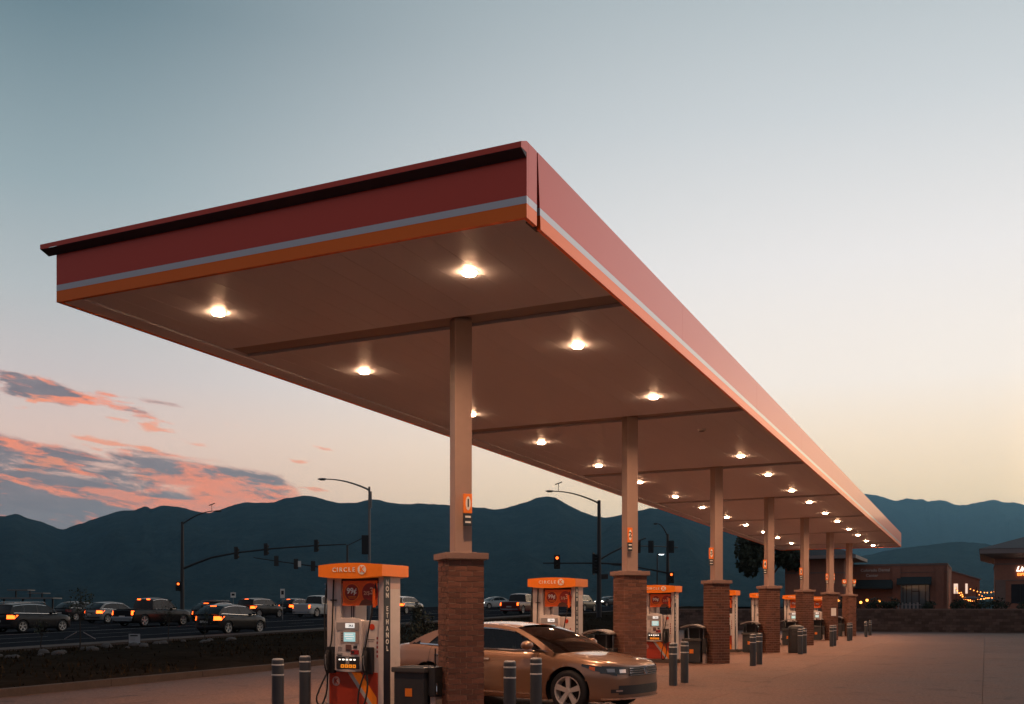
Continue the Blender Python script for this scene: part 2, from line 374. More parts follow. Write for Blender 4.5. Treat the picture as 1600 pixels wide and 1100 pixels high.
    for i in range(15000):
        u = random.uniform(-8, 75); b = random.random()
        nn = noise.noise(Vector((u*.22, b*4.5, 9)))
        if nn < -.12 and random.random() < .75: continue
        v0 = kv(u)+.3 if u < 67 else 17.3
        p = U(u, v0+(29.8-v0)*b, vz(u, b)-.01)
        h = random.uniform(.04, .12)*(1.5 if nn > .25 else 1); a = random.uniform(0, 6.28); w_ = random.uniform(.015, .04)
        dx, dy = math.cos(a), math.sin(a); l = random.uniform(-.12, .12)
        gr.add([(p.x-dx*w_, p.y-dy*w_, p.z), (p.x+dx*w_, p.y+dy*w_, p.z), (p.x+dy*l, p.y-dx*l, p.z+h)], [(0, 1, 2)])
    gr.build('grass', mat('dry_grass', (.040, .027, .015), .9, island=.5, spec=0.), kind='stuff')
    # line of pale stones across the verge
    for i in range(26):
        u = 9.5+i*.52+random.uniform(-.3, .3); f = random.uniform(-.05, .05)+.46+.006*i
        v0 = kv(u)+.3; p = U(u, v0+(29.8-v0)*f, vz(u, f)+.03)
        m_ = MB().ball((0, 0, 0), random.uniform(.06, .17), 7, 5, (1.3, 1, .7))
        m_.v = [tuple(Vector(q)*(1+.25*noise.noise(Vector(q)*9+Vector((i, 0, 0))))) for q in m_.v]
        m_.build('stone', mat('pale_stone', (.12, .105, .095), .9, noise_=(6, .3)), STONES, p, smooth=50)
    # sidewalk and street
    def strip(name, v0, v1, u0, u1, dz, m, n=60, parent=None, kind='structure', th=None):
        s = MB()
        if th is None:
            s.grid(lambda a, b: tuple(U(u0+(u1-u0)*a, v0+(v1-v0)*b, zst(u0+(u1-u0)*a)+dz)), n, 2)
        else:
            s.prism([tuple(U(u0, v0, zst(u0)+dz)), tuple(U(u1, v0, zst(u1)+dz)), tuple(U(u1, v1, zst(u1)+dz)), tuple(U(u0, v1, zst(u0)+dz))], (0, 0, th))
        return s.build(name, m, parent, kind=kind)
    st = strip('street', 31.9, 66, -60, 420, -.02, M_asph, 240)
    sw = strip('sidewalk', 30.2, 31.7, -30, 120, -.04, M_kerb, 75)
    for k in range(56):
        u0 = -6+k*1.5; strip('sidewalk_slab', 30.22, 31.66, u0+.01, u0+1.49, -.06, M_kerb, parent=sw, kind=None, th=.16)
    for k in range(28):
        u0 = -6+k*3.0; strip('kerb_stone', 31.70, 31.88, u0, u0+2.98, -.08, M_kerb, parent=sw, kind=None, th=.17)
    for v in (33.2, 37.0, 45.2, 45.5, 56.0): strip('lane_line', v, v+.13, -20, 95, -.012, M_paint, 60, parent=st, kind=None)
    for v in (41.0, 50.0, 53.0):
        for k in range(22): strip('lane_dash', v, v+.13, -10+k*6, -7+k*6, -.012, M_paint, 3, parent=st, kind=None)
    for k in range(8): strip('crossing_bar', 33.6+k*1.3, 34.2+k*1.3, 17, 19.6, -.012, M_paint, 3, parent=st, kind=None)
    bank = MB(); bank.grid(lambda a, b: tuple(U(-80+500*a, 66+90*b, (zst(-80+500*a)-.02)*(1-b)-.44*b)), 120, 6)
    bank.build('far_bank', vg, kind='structure')
    # planted bank that carries the retaining wall round the back of the forecourt
KERB = thing('kerb', 'pale concrete kerb edging the grassy verge left of the forecourt', 'kerb', C0, RZ); KERB['kind'] = 'structure'
STONES = thing('stone_edging', 'row of pale rough stones lying across the grassy verge', 'stones')
setting()

# ================================================================== CANOPY
def canopy():
    t = thing('canopy', 'long flat station canopy with dark red fascia, white stripe and orange lower band', 'canopy', C0, RZ)
    def slab(x0, x1, y0, y1, d0, d1, name, m, bevel=0):
        z = lambda x, y, d: zc(x, y)+d
        b = MB().add([(x0,y0,z(x0,y0,d0)),(x1,y0,z(x1,y0,d0)),(x1,y1,z(x1,y1,d0)),(x0,y1,z(x0,y1,d0)),(x0,y0,z(x0,y0,d1)),(x1,y0,z(x1,y0,d1)),(x1,y1,z(x1,y1,d1)),(x0,y1,z(x0,y1,d1))],
                     [(0,3,2,1),(4,5,6,7),(0,1,5,4),(1,2,6,5),(2,3,7,6),(3,0,4,7)])
        return b.build(name, m, t, bevel=bevel)
    W, L = CAN_W, CAN_L
    # ceiling decks between the beam recesses
    edges = [.06]+[u for u in COLU]+[L-.06]
    for i in range(len(edges)-1):
        a = edges[i]+(.27 if i else 0); b = edges[i+1]-(.27 if i < len(edges)-2 else 0)
        n = 16; xw = (W-.42-.06)/n
        for k in range(n):
            slab(-W+.42+k*xw+.0015, -W+.42+(k+1)*xw-.0015, a, b, .035, .10, 'ceiling_panel', M_ceiling)
    for u in COLU: slab(-W+.30, -.06, u-.30, u+.30, .085, .45, 'ceiling_beam', mat('beam_recess_shade', (.26, .22, .205), .6, noise_=(1, .1)))  # darker than the decks: recess shade put into the beam colour
    slab(-W+.02, -W+.40, .06, L-.06, .012, .10, 'edge_trim', M_ceiling)
    slab(-W+.05, -.05, .05, L-.05, .46, FH-.08, 'roof_deck', mat('roof_membrane', (.3, .3, .3), .9))
    h_or, h_wh = .158, .242                                       # band heights on the fascia
    th = .05
    for (x0, x1, y0, y1, tagname) in ((-W, 0, 0, th, 'end'), (-W, 0, L-th, L, 'end'), (-W, -W+th, th+.003, L-th-.003, 'side')):
        slab(x0, x1, y0, y1, 0, h_or, 'orange_band', M_orange_f)
        slab(x0, x1, y0, y1, h_or+.001, h_wh, 'white_stripe', M_white_f)
        slab(x0, x1, y0, y1, h_wh+.001, FH, 'fascia_panel', M_red)
    # right-hand fascia: short corner return, a sprung seam beside it, then the long run
    def rpan(y0, y1, d0, d1, name, m, lean0=0):
        pts = [(0,y0,d0),(0,y1,d0),(0,y1,d1),(0,y0+lean0,d1)]
        a = [(x, y, zc(x, y)+d) for x, y, d in pts]
        b = [(x-th, y, zc(x-th, y)+d) for x, y, d in pts]
        MB().add(a+b, [(0,1,2,3),(7,6,5,4),(0,4,5,1),(1,5,6,2),(2,6,7,3),(3,7,4,0)]).build(name, m, t)
    gap = lambda d: .29+.085*(1-d/FH)*1.0
    for y0, y1 in ((th+.003, .285),):
        rpan(y0, y1, 0, h_or, 'orange_band', M_orange_f); rpan(y0, y1, h_or+.001, h_wh, 'white_stripe', M_white_f); rpan(y0, y1, h_wh+.001, FH, 'fascia_panel', M_red)
    n = 9; ys = [.29]+[.29+(L-th-.003-.29)*k/n for k in range(1, n+1)]
    for k in range(n):
        for d0, d1, nm, mm in ((0, h_or, 'orange_band', M_orange_f), (h_or+.001, h_wh, 'white_stripe', M_white_f), (h_wh+.001, FH, 'fascia_panel', M_red)):
            if k == 0: rpan(gap(d0)+.02, ys[1]-.002, d0, d1, nm, mm, lean0=gap(d1)-gap(d0))
            else: rpan(ys[k]+.002, ys[k+1]-.002, d0, d1, nm, mm)
    slab(-.10, -.06, .20, .50, 0.02, FH-.05, 'seam_backing', M_dark_trim)
    # projecting cornice along the near end only
    z0 = zc(0, 0); zl = zc(-W, 0); p = .15; e_ = .15
    MB().add([(0,-p,z0+.725),(0,0,z0+.725),(0,0,z0+FH),(0,-p,z0+.79),(-W-e_,-p,zl+.725),(-W-e_,0,zl+.725),(-W-e_,0,zl+FH),(-W-e_,-p,zl+.79)],
             [(3,2,6,7),(0,3,7,4),(0,1,2,3),(4,7,6,5)]).build('cornice', M_red, t)
    MB().add([(x, y, (z0 if x > -1 else zl)+d) for x in (-.002, -W-e_+.003) for y, d in ((-p+.003, .722), (-p+.003, .7235), (-.004, .7235), (-.004, .668))], [(0,1,2,3), (7,6,5,4), (0,3,7,4), (0,4,5,1), (2,6,7,3)]).build('cornice_soffit_shade', M_dark_trim, t)  # dark wedge runs down the wall to paint the shadow reveal under the lip
    return t
canopy()

# ================================================================== LAMPS under the canopy
def lamp_proto(lit):
    t = thing('canopy_lamp', '', 'lamp')
    MB().lathe([(.070, -.040), (.078, -.040), (.092, -.008), (.115, -.006), (.115, 0), (.070, 0)], (0,0,0), 24).build('housing', M_lampbody, t, smooth=30)
    MB().lathe([(.0697, 0), (.0697, -.0405)], (0,0,0), 24).build('inner_shade', M_black, t, smooth=60)
    if lit: MB().lathe([(.0945, -.009), (.080, -.0425), (.0705, -.0425)], (0,0,0), 24).build('rim', M_glow, t, smooth=30)  # glowing ring added to throw a halo onto the ceiling
    MB().lathe([(.069, -.005), (1e-6, -.005)], (0,0,0), 20).build('lens', M_lens if lit else M_lens_off, t)
    return t
def lamps():
    on = lamp_proto(True); off = lamp_proto(False); first = True
    for row, v in (('right', 1.447), ('left', 5.59)):
        k = 0
        for c in COLU:
            for o in (-1.949, 1.949):
                k += 1; lit = not (row == 'right' and k == 4)
                if not lit: t = off
                elif first: t = on; first = False
                else: t = copy_tree(on)
                x, y = -v, c+o
                t.location = S(x, y, zc(x, y)+.0345); t.rotation_euler = (0, 0, RZ); t['group'] = 'lamps in two rows under the canopy'
                t['label'] = f'{"unlit" if not lit else "glowing"} ceiling lamp in the {row} row under the canopy, {ORD[k-1]} from the near end'
lamps()

# ================================================================== COLUMNS
BRK = {}
def brick_mesh(l, d, h):
    key = (round(l, 4), round(d, 4))
    if key not in BRK: BRK[key] = MB().box(-l/2, l/2, -d/2, d/2, -h/2, h/2).mesh('brick', M_brick)
    return BRK[key]
def brick_layout(s=.56, n=29, z0=.01, H=2.335):
    h = H/n; j = .010; out = []
    for c in range(n):
        z = z0+(c+.5)*h
        for side in range(4):
            full = (side % 2 == c % 2)
            ln = s if full else s-.2
            m = 3 if full else 2
            L = ln/m
            for q in range(m):
                l = L-j if full else L-j
                a = -ln/2+(q+.5)*L
                out.append((side, a, l, z, h-j))
    return out
def columns():
    lay = brick_layout()
    D = .10; s = .56
    stuff = MB()
    for side, a, l, z, hh in lay:
        M = Matrix.Rotation(side*math.pi/2, 4, 'Z') @ Matrix.Translation((a, -(s/2-D/2), z))
        stuff.box(-l/2, l/2, -D/2, D/2, -hh/2, hh/2, M)
    stuff_me = stuff.mesh('brickwork', M_brick)
    core_me = MB().box(-s/2+.007, s/2-.007, -s/2+.007, s/2-.007, 0, 2.345).mesh('brick_pier', M_mortar)
    sold = MB()
    cap_me = MB().box(-.335, .335, -.335, .335, 2.36, 2.455).mesh('cap', M_cap, bevel=.012)
    neck = MB().box(-.295, .295, -.295, .295, 2.345, 2.36).mesh('cap_bed', M_mortar)
    wq = .135
    num_o = mat('orange_sign_face', (.75, .17, .02), .35, emit=((1, .22, .02), .12))
    num_w = mat('white_sign_print', (.8, .78, .72), .4); num_k = mat('black_sign_print', (.02, .02, .02), .5)
    num_d = mat('dark_sign_plate', (.03, .04, .05), .45)
    tilt = RZ+math.pi/4
    lab = ['nearest brick-based canopy column, with the sign numbered 1', 'second brick-based canopy column, beside the tan sedan nose', 'third brick-based canopy column, beyond the second pair of bollards', 'fourth brick-based canopy column, between the third and fifth', 'fifth brick-based canopy column, behind the wide dark bin', 'sixth brick-based canopy column, with a pale paper notice on the bricks', 'farthest brick-based canopy column, with small orange signs on both sides']
    for k, u in enumerate(COLU):
        x, y = -COLV, u
        t = thing('canopy_column', lab[k], 'column', S(x, y, 0), tilt, 'brick-based columns under the canopy')
        pier = link(core_me, 'brick_pier', t, rz=(k % 4)*math.pi/2)
        if k < 2:
            for side, a, l, z, hh in lay:
                M = Matrix.Rotation(side*math.pi/2, 4, 'Z') @ Vector((a, -(s/2-D/2)-random.uniform(-.0025, .0025), z))
                o = link(brick_mesh(l, D, hh), 'brick', pier, M, side*math.pi/2)
        else:
            link(stuff_me, 'brickwork', pier, kind='stuff')
        link(neck, 'cap_bed', t); link(cap_me, 'cap', t)
        zt = zc(x, y)+.08
        MB().box(-wq, wq, -wq, wq, 2.456, zt).build('steel_shaft', M_steel, t, bevel=.012)
        MB().box(-.19, .19, -.19, .19, 2.456, 2.472).build('base_plate', M_steel, t, bevel=.004)
        # number signs: a thin lightbox on a bracket, turned towards the lanes
        if k == 0: spots = [(.10, -.235, .13, .29)]
        elif k == 1: spots = [(.0, -.235, .11, .33)]
        elif k < 6: spots = [(-.155, -.16, .13, .33)]+([(.20, .02, .05, .33)] if k == 5 else [])
        else: spots = [(-.27, -.02, .24, .24), (.28, -.02, .20, .24)]
        ctr = S(x, y, 0); rot = -math.atan2(ctr.x, ctr.y)-tilt   # sign faces
        for i, (dx, dy, w, h) in enumerate(spots):
            ss = MB().box(-w/2, w/2, -.025, .025, 0, h).build('number_sign', num_o, t, bevel=.006)
            view = Matrix.Rotation(-math.atan2(ctr.x, ctr.y)-tilt, 3, 'Z')
            p = view @ Vector((dx, dy, 0)); ss.location = (p.x, p.y, 3.03+(.06 if k else .02)); ss.rotation_euler = (0, 0, -math.atan2(ctr.x, ctr.y)-tilt+(.35 if k < 6 else 0))
            MB().lathe([(1e-6, -.001), (.5, -.001), (.5, .001), (1e-6, .001)], (0, 0, 0), 18).build('sign_oval', num_w, ss)
            ov = ss.children[-1]; ov.rotation_euler = (R(90), 0, 0); ov.scale = (w*.60, h*.72, 1); ov.location = (0, -.0275, h*.5)
            text(str(k+1), .17 if w > .1 else .1, num_k, ss, (0, -.031, h*.5))
            pl = MB().box(-w/2*.92, w/2*.92, -.02, .02, -.19, -.006).build('sign_plate', num_d, ss, bevel=.004)
            for zz in (-.055, -.135): MB().box(-w*.34, w*.34, -.0235, -.0205, zz-.014, zz+.014).build('plate_print', num_w, pl)
            br = MB().box(-.012, .012, .02, .16, h*.4, h*.5).build('bracket', M_pole, ss)
        if k == 5:
            MB().box(-.15, .15, -s/2-.012, -s/2-.004, 1.25, 1.65).build('paper_notice', num_w, t)
columns()
# ================================================================== FUEL DISPENSERS
def dispensers():
    white = mat('dispenser_white', (.62, .56, .53), .38, noise_=(2, .08)); grey = mat('dispenser_grey', (.30, .29, .29), .4)
    orange = mat('dispenser_orange', (.70, .165, .012), .35, noise_=(2, .08), emit=((1, .20, .01), .10))  # faint glow put into the orange of header, emblem and door stripes
    red = mat('dispenser_red', (.40, .045, .02), .4, noise_=(2, .12)); navy = mat('dispenser_navy', (.010, .016, .03), .4)
    wtext = mat('white_lettering', (.80, .78, .74), .4); rtext = mat('dark_red_print', (.30, .03, .02), .4)
    lcd = mat('lit_lcd', (.3, .5, .5), .2, emit=((.36, .66, .68), .62)); lcdw = mat('lit_price_display', (.6, .6, .58), .2, emit=((.85, .84, .80), .7))
    btn = mat('lit_grade_button', (.9, .9, .85), .3, emit=((1, .92, .80), 1.6)); grade = mat('lit_grade_tile', (.8, .3, .02), .3, emit=((1, .30, .02), .55))
    dark = mat('dark_print', (.03, .03, .035), .4)
    t = thing('fuel_dispenser', '', 'fuel pump')
    MB().box(-.66, .66, -.46, .46, 0, .10).build('plinth', M_kerb, t, bevel=.012)
    # curved header sign
    n = 28; hd = MB(); rows = []
    def front(x): s_ = 1-(x/.59)**2; return -.395-.055*s_
    xs = [-.59+1.18*i/n for i in range(n+1)]
    for x in xs:
        s_ = 1-(x/.59)**2
        rows.append([(x, front(x), 2.30+.03*s_), (x, front(x), 2.125-.035*s_), (x, -front(x), 2.125-.035*s_), (x, -front(x), 2.30+.03*s_)])
    vs = [p for r in rows for p in r]; fs = [(i*4+j, i*4+(j+1)%4, (i+1)*4+(j+1)%4, (i+1)*4+j) for i in range(n) for j in range(4)]+[(3,2,1,0), tuple(n*4+j for j in range(4))]
    h = MB().add(vs, fs).build('header', orange, t, smooth=40, recalc=True)
    MB().add([(x*.985, y*.98, 2.331+(.03*(1-(x/.59)**2)-.03)) for x in (-.59, -.3, 0, .3, .59) for y in (front(x), -front(x))], [(i*2, i*2+1, i*2+3, i*2+2) for i in range(4)]).build('header_cap', M_dark_trim, t)
    x = -.30
    for chn, w in zip('CIRCLE', (.088, .042, .085, .085, .075, .07)):
        xc = x+w/2; text(chn, .098, wtext, h, (xc, front(xc)-.006, 2.222), rz=math.atan(-.055*-2*xc/.59**2*-1)); x += w
    xc = .255; dk = MB().lathe([(1e-6, -.003), (.073, -.003), (.073, .003), (1e-6, .003)], (0,0,0), 28).build('emblem', wtext, h, (xc, front(xc)-.006, 2.222)); dk.rotation_euler = (R(90), 0, .07)
    ko = text('K', .125, orange, h, (xc+.004, front(xc)-.013, 2.222), rz=.07, bold=.03)
    # body: pylons, back board, cabinet
    MB().box(-.525, -.26, -.25, .25, .10, 2.12).build('side_pylon', white, t, bevel=.012)
    MB().box(.432, .522, -.25, .25, .10, 2.12).build('side_pylon', white, t, bevel=.008)
    MB().box(-.575, -.527, -.20, .22, .55, 2.10).build('hose_mast', M_black, t, bevel=.01)
    pn = MB().box(.5225, .5275, -.245, -.055, .10, 2.12).build('side_strip', navy, t)
    MB().box(.5225, .5255, -.05, .245, 1.93, 2.12).build('side_patch', mat('dispenser_beige', (.55, .40, .36), .4), t)
    for i, chn in enumerate('NON ETHANOL'):
        if chn == ' ': continue
        text(chn, .108, wtext, pn, (.5305, -.15, 2.028-i*.103), rz=R(90), bold=.018)
    MB().box(-.262, .434, -.235, .235, 2.02, 2.10).build('header_rail', M_dark_trim, t)
    MB().box(-.262, -.05, -.16, .16, 1.40, 2.02).build('back_support', white, t, bevel=.006)
    for sx in (-.13, -.09): MB().box(sx, sx+.016, -.164, -.158, 1.47, 1.66).build('vent_slot', dark, t)
    MB().box(-.262, .434, -.245, .245, .10, 1.43).build('cabinet', white, t, bevel=.008)
    # poster with price roundels
    ps = MB().box(-.205, .428, -.285, -.270, 1.668, 2.055).build('poster', mat('poster_red_orange', (.62, .10, .015), .35, noise_=(3, .22), emit=((1, .12, .01), .03)), t)  # poster is no lamp; a faint glow is put into its colour
    def disc(r, mm, loc, nm, par, nn=26, ry=0):
        o = MB().lathe([(1e-6, -.001), (r, -.001), (r, .001), (1e-6, .001)], (0,0,0), nn).build(nm, mm, par, loc); o.rotation_euler = (R(90), 0, 0); return o
    disc(.142, mat('poster_orange', (.75, .20, .02), .35), (-.035, -.2865, 1.876), 'roundel', ps); disc(.126, rtext, (-.035, -.2885, 1.876), 'roundel', ps)
    disc(.150, rtext, (.305, -.2865, 1.868), 'roundel', ps)
    text('99¢', .125, wtext, ps, (-.035, -.293, 1.895), bold=.025)
    text('3', .15, mat('poster_pale', (.8, .45, .3), .4), ps, (.335, -.293, 1.89), bold=.02); text('2/$', .085, mat('poster_pale', (.8, .45, .3), .4), ps, (.245, -.293, 1.86))
    MB().box(-.10, .05, -.2905, -.2890, 1.800, 1.812).build('poster_print', mat('poster_orange', (.75, .20, .02), .35), ps)
    MB().box(-.085, .035, -.2905, -.2890, 1.780, 1.790).build('poster_print', mat('poster_orange', (.75, .20, .02), .35), ps)
    MB().add([(.10, -.290, 1.669), (.36, -.290, 1.669), (.33, -.290, 1.735), (.23, -.290, 1.775), (.15, -.290, 1.745)], [(0,1,2,3,4)]).build('poster_print', mat('poster_brown', (.10, .035, .02), .5), ps)
    # payment terminal: bowed panel with an arched top
    def bow(x): return -.338-.02*(1-((x+.068)/.25)**2)
    tm = MB(); xs = [-.318+.5*i/16 for i in range(17)]; top = lambda x: 1.425+.055*max(0, 1-((x+.068)/.25)**2)**.6; bot = lambda x: .655-.025*(1-((x+.068)/.25)**2)
    vs = []; 
    for x in xs: vs += [(x, bow(x), top(x)), (x, bow(x), bot(x)), (x, -.24, bot(x)), (x, -.24, top(x))]
    tm.add(vs, [(i*4+j, i*4+(j+1)%4, (i+1)*4+(j+1)%4, (i+1)*4+j) for i in range(16) for j in range(4)]+[(3,2,1,0), (64,65,66,67)])
    tp = tm.build('payment_terminal', white, t, smooth=40, recalc=True, bevel=.006)
    def patch(x0, x1, z0, z1, nm, mm, out=.004, par=tp, th=.006):
        xm = (x0+x1)/2; y = min(bow(x0), bow(x1), bow(xm))-out
        return MB().box(x0, x1, y, y+.02, z0, z1).build(nm, mm, par, bevel=.002)
    patch(-.275, .140, 1.285, 1.405, 'display_bezel', grey, .002); d = patch(-.105, .065, 1.318, 1.392, 'price_display', lcdw, .006)
    text('24.6', .05, dark, tp, (.0, bow(0)-.010, 1.353), bold=.005)
    patch(-.20, .135, 1.075, 1.272, 'screen_bezel', mat('bezel_beige', (.36, .29, .26), .4), .002); sc_ = patch(-.135, .078, 1.105, 1.250, 'screen', lcd, .006)
    for zz, w in ((1.22, .07), (1.185, .085), (1.15, .06)): patch(-.03-w, -.03+w, zz-.006, zz+.006, 'screen_text', lcdw, .0085)
    for i in range(4):
        for sx in (-.168, .108): patch(sx-.010, sx+.010, 1.112+i*.037, 1.128+i*.037, 'soft_key', dark, .007)
    patch(-.10, .005, .955, 1.06, 'card_reader', mat('reader_brown', (.16, .09, .08), .4), .006); patch(-.08, -.02, .965, .985, 'card_slot', dark, .009)
    patch(.04, .105, 1.0, 1.045, 'reader_window', dark, .006); patch(-.005, .135, .905, .975, 'receipt_bay', mat('reader_red', (.32, .03, .03), .35), .006); patch(.01, .06, .92, .96, 'receipt_slot', dark, .010)
    for r_ in range(3):
        for c_ in range(3): patch(-.245+c_*.03, -.228+c_*.03, .955+r_*.026, .971+r_*.026, 'keypad_key', grey, .006)
    patch(-.265, -.165, .895, .925, 'cash_slot', grey, .006); patch(-.255, -.175, .886, .893, 'cash_slot', dark, .008)
    patch(-.275, .145, .675, .872, 'grade_panel', dark, .002)
    for i in range(5):
        patch(-.232+i*.069, -.192+i*.069, .812, .834, 'grade_button', btn, .007)
        patch(-.262+i*.073, -.203+i*.073, .695, .748, 'grade_tile', grade, .007)
        patch(-.243+i*.073, -.222+i*.073, .710, .733, 'grade_print', rtext, .009)
    patch(-.10, -.035, .755, .885, 'decal', grey, .005)
    disc(.048, mat('red_round_decal', (.62, .06, .02), .35), (.315, -.252, 1.335), 'round_decal', t)
    for i in range(5): MB().box(.395, .42, -.2475, -.246, .86+i*.07, .90+i*.07).build('decal_print', mat('reader_red', (.32, .03, .03), .35), t)
    MB().box(.22, .36, -.2475, -.246, 1.13, 1.14).build('decal_print', dark, t); MB().box(.24, .34, -.2475, -.246, 1.10, 1.108).build('decal_print', dark, t)
    # lower door with diagonal stripes
    dr = MB().box(-.47, .42, -.275, -.24, .11, .625).build('lower_door', red, t, bevel=.005)
    y = -.2775; Z0, Z1 = .115, .62
    def band(xa, xb, sl, mm, nm):   # slanted strip, top edge x at Z1
        e = sl*(Z1-Z0); q = [(xa, y, Z1), (xb, y, Z1), (min(xb+e, .415), y, Z0 if xb+e <= .415 else Z1-(.415-xb)/sl)]
        if xb+e > .415: q.append((.415, y, Z0))
        q.append((min(xa+e, .415), y, Z0))
        MB().poly(q).build(nm, mm, dr)
    band(-.12, -.045, .78, mat('stripe_grey', (.45, .43, .42), .4), 'door_stripe'); band(-.045, .12, .78, orange, 'door_stripe')
    disc(.075, mat('faded_emblem', (.50, .30, .27), .4), (-.335, -.2785, .475), 'emblem', dr); text('K', .12, red, dr, (-.333, -.2825, .475), bold=.02)
    # nozzles, hoses
    def nozzle(x, z0, par):
        b = MB().box(x-.075, x+.075, -.335, -.245, z0, z0+.42).build('nozzle_boot', M_black, par, bevel=.018)
        MB().tube([(x-.01, -.36, z0+.36), (x-.01, -.40, z0+.26), (x-.015, -.395, z0+.10), (x-.02, -.36, z0+.0)], [.030, .042, .038, .024], 10).build('nozzle', M_rubber, b, smooth=60)
        MB().tube([(x-.01, -.43, z0+.30), (x, -.445, z0+.16), (x, -.41, z0+.06)], .010, 6).build('nozzle_lever', M_galv, b)
        return b
    nl = nozzle(-.42, .60, t); nr = nozzle(.285, .60, t)
    def curve(P, n=24):
        P = [Vector(p) for p in P]; out = []
        for i in range(len(P)-1):
            p0 = P[max(i-1, 0)]; p1 = P[i]; p2 = P[i+1]; p3 = P[min(i+2, len(P)-1)]
            for k in range(n//len(P)+2):
                s_ = k/(n//len(P)+2); out.append(.5*((2*p1)+(p2-p0)*s_+(2*p0-5*p1+4*p2-p3)*s_*s_+(-p0+3*p1-3*p2+p3)*s_**3))
        return out+[P[-1]]
    MB().tube(curve([(-.385, -.27, 2.08), (-.385, -.29, 1.75), (-.40, -.30, 1.2), (-.41, -.34, 1.0)]), .013, 8).build('hose', M_rubber, t, smooth=60)
    MB().box(-.44, -.33, -.285, -.265, 1.745, 1.765).build('hose_clip', M_black, t)
    MB().tube(curve([(-.44, -.36, .62), (-.50, -.42, .45), (-.58, -.46, .20), (-.52, -.42, .10), (-.46, -.36, .3), (-.45, -.34, .6)]), .014, 8).build('hose', M_rubber, t, smooth=60)
    MB().tube(curve([(.40, -.265, 2.06), (.40, -.30, 1.86), (.365, -.32, 1.60), (.31, -.34, 1.30), (.26, -.36, 1.0)]), .013, 8).build('hose', M_rubber, t, smooth=60)
    MB().tube(curve([(.26, -.38, .62), (.20, -.44, .35), (.20, -.46, .13), (.30, -.45, .15), (.34, -.42, .40), (.30, -.38, .62)]), .014, 8).build('hose', M_rubber, t, smooth=60)
    MB().tube([(.385, -.31, 1.93), (.392, -.31, 1.64)], .024, 8).build('hose_tag', mat('hose_tag_orange', (.75, .12, .01), .4), t)
    MB().tube(curve([(-.552, -.21, 2.06), (-.57, -.25, 1.6), (-.56, -.25, 1.0), (-.56, -.22, .7)]), .013, 8).build('hose', M_rubber, t, smooth=60)
    for z in (2.0, 1.92, 1.80): MB().box(-.585, -.56, -.235, -.2, z, z+.028).build('hose_fitting', M_chrome, t)
    lab = ['nearest orange-topped fuel dispenser, left of the first brick column', 'second orange-topped fuel dispenser, behind the tan sedan windscreen', 'third orange-topped fuel dispenser, just right of the second brick column', 'fourth orange-topped fuel dispenser, half hidden by the third brick column', 'fifth orange-topped fuel dispenser, half hidden by the fourth brick column', 'sixth orange-topped fuel dispenser, seen between the fourth and fifth brick columns', 'farthest orange-topped fuel dispenser, seen between the fifth and sixth brick columns']
    for k, u in enumerate(COLU):
        o = t if k == 0 else copy_tree(t)
        o.location = U(u, 4.335, 0); o.rotation_euler = (0, 0, RZ); o['label'] = lab[k]; o['group'] = 'fuel dispensers under the canopy'
dispensers()

# ================================================================== BOLLARDS, BINS
def bollards():
    m = mat('bollard_grey', (.034, .040, .048), .5, noise_=(3, .15)); band = mat('bollard_band', (.55, .54, .52), .35)
    t = thing('bollard', '', 'bollard')
    pr = [(.086, 0), (.086, .855), (.082, .885), (.062, .898), (1e-6, .902)]
    MB().lathe(pr, (0,0,0), 24).build('post', m, t, smooth=50)
    for z in (.80, .655): MB().lathe([(.087, z), (.0885, z+.002), (.0885, z+.020), (.087, z+.022)], (0,0,0), 24).build('reflective_band', band, t, smooth=50)
    MB().lathe([(.0835, .878), (.080, .889), (.066, .8995), (.0, .9045)], (0,0,0), 24).build('cap', mat('bollard_cap', (.24, .24, .25), .4), t, smooth=60)
    spots = []
    for k, u in enumerate(COLU):
        for j, du in enumerate((-.97, -.06)):
            if k == 6 and j == 1: uu, vv = u+2.3, 1.65
            else: uu, vv = u+du, 1.32+(.25 if k > 4 else 0)
            spots.append((uu, vv, f'grey bollard with two pale bands, {"nearer" if j == 0 else "farther"} of the pair right of the {ORD[k]} brick column'))
    spots += [(1.55, 4.62, 'grey bollard with two pale bands, farther left of the two beside the nearest fuel dispenser'), (2.42, 4.78, 'grey bollard with two pale bands, closer to the nearest fuel dispenser on its left')]
    first = True
    for u, v, l in spots:
        o = t if first else copy_tree(t); first = False
        o.location = U(u, v, 0); o['label'] = l; o['group'] = 'bollards guarding the pump islands'
bollards()
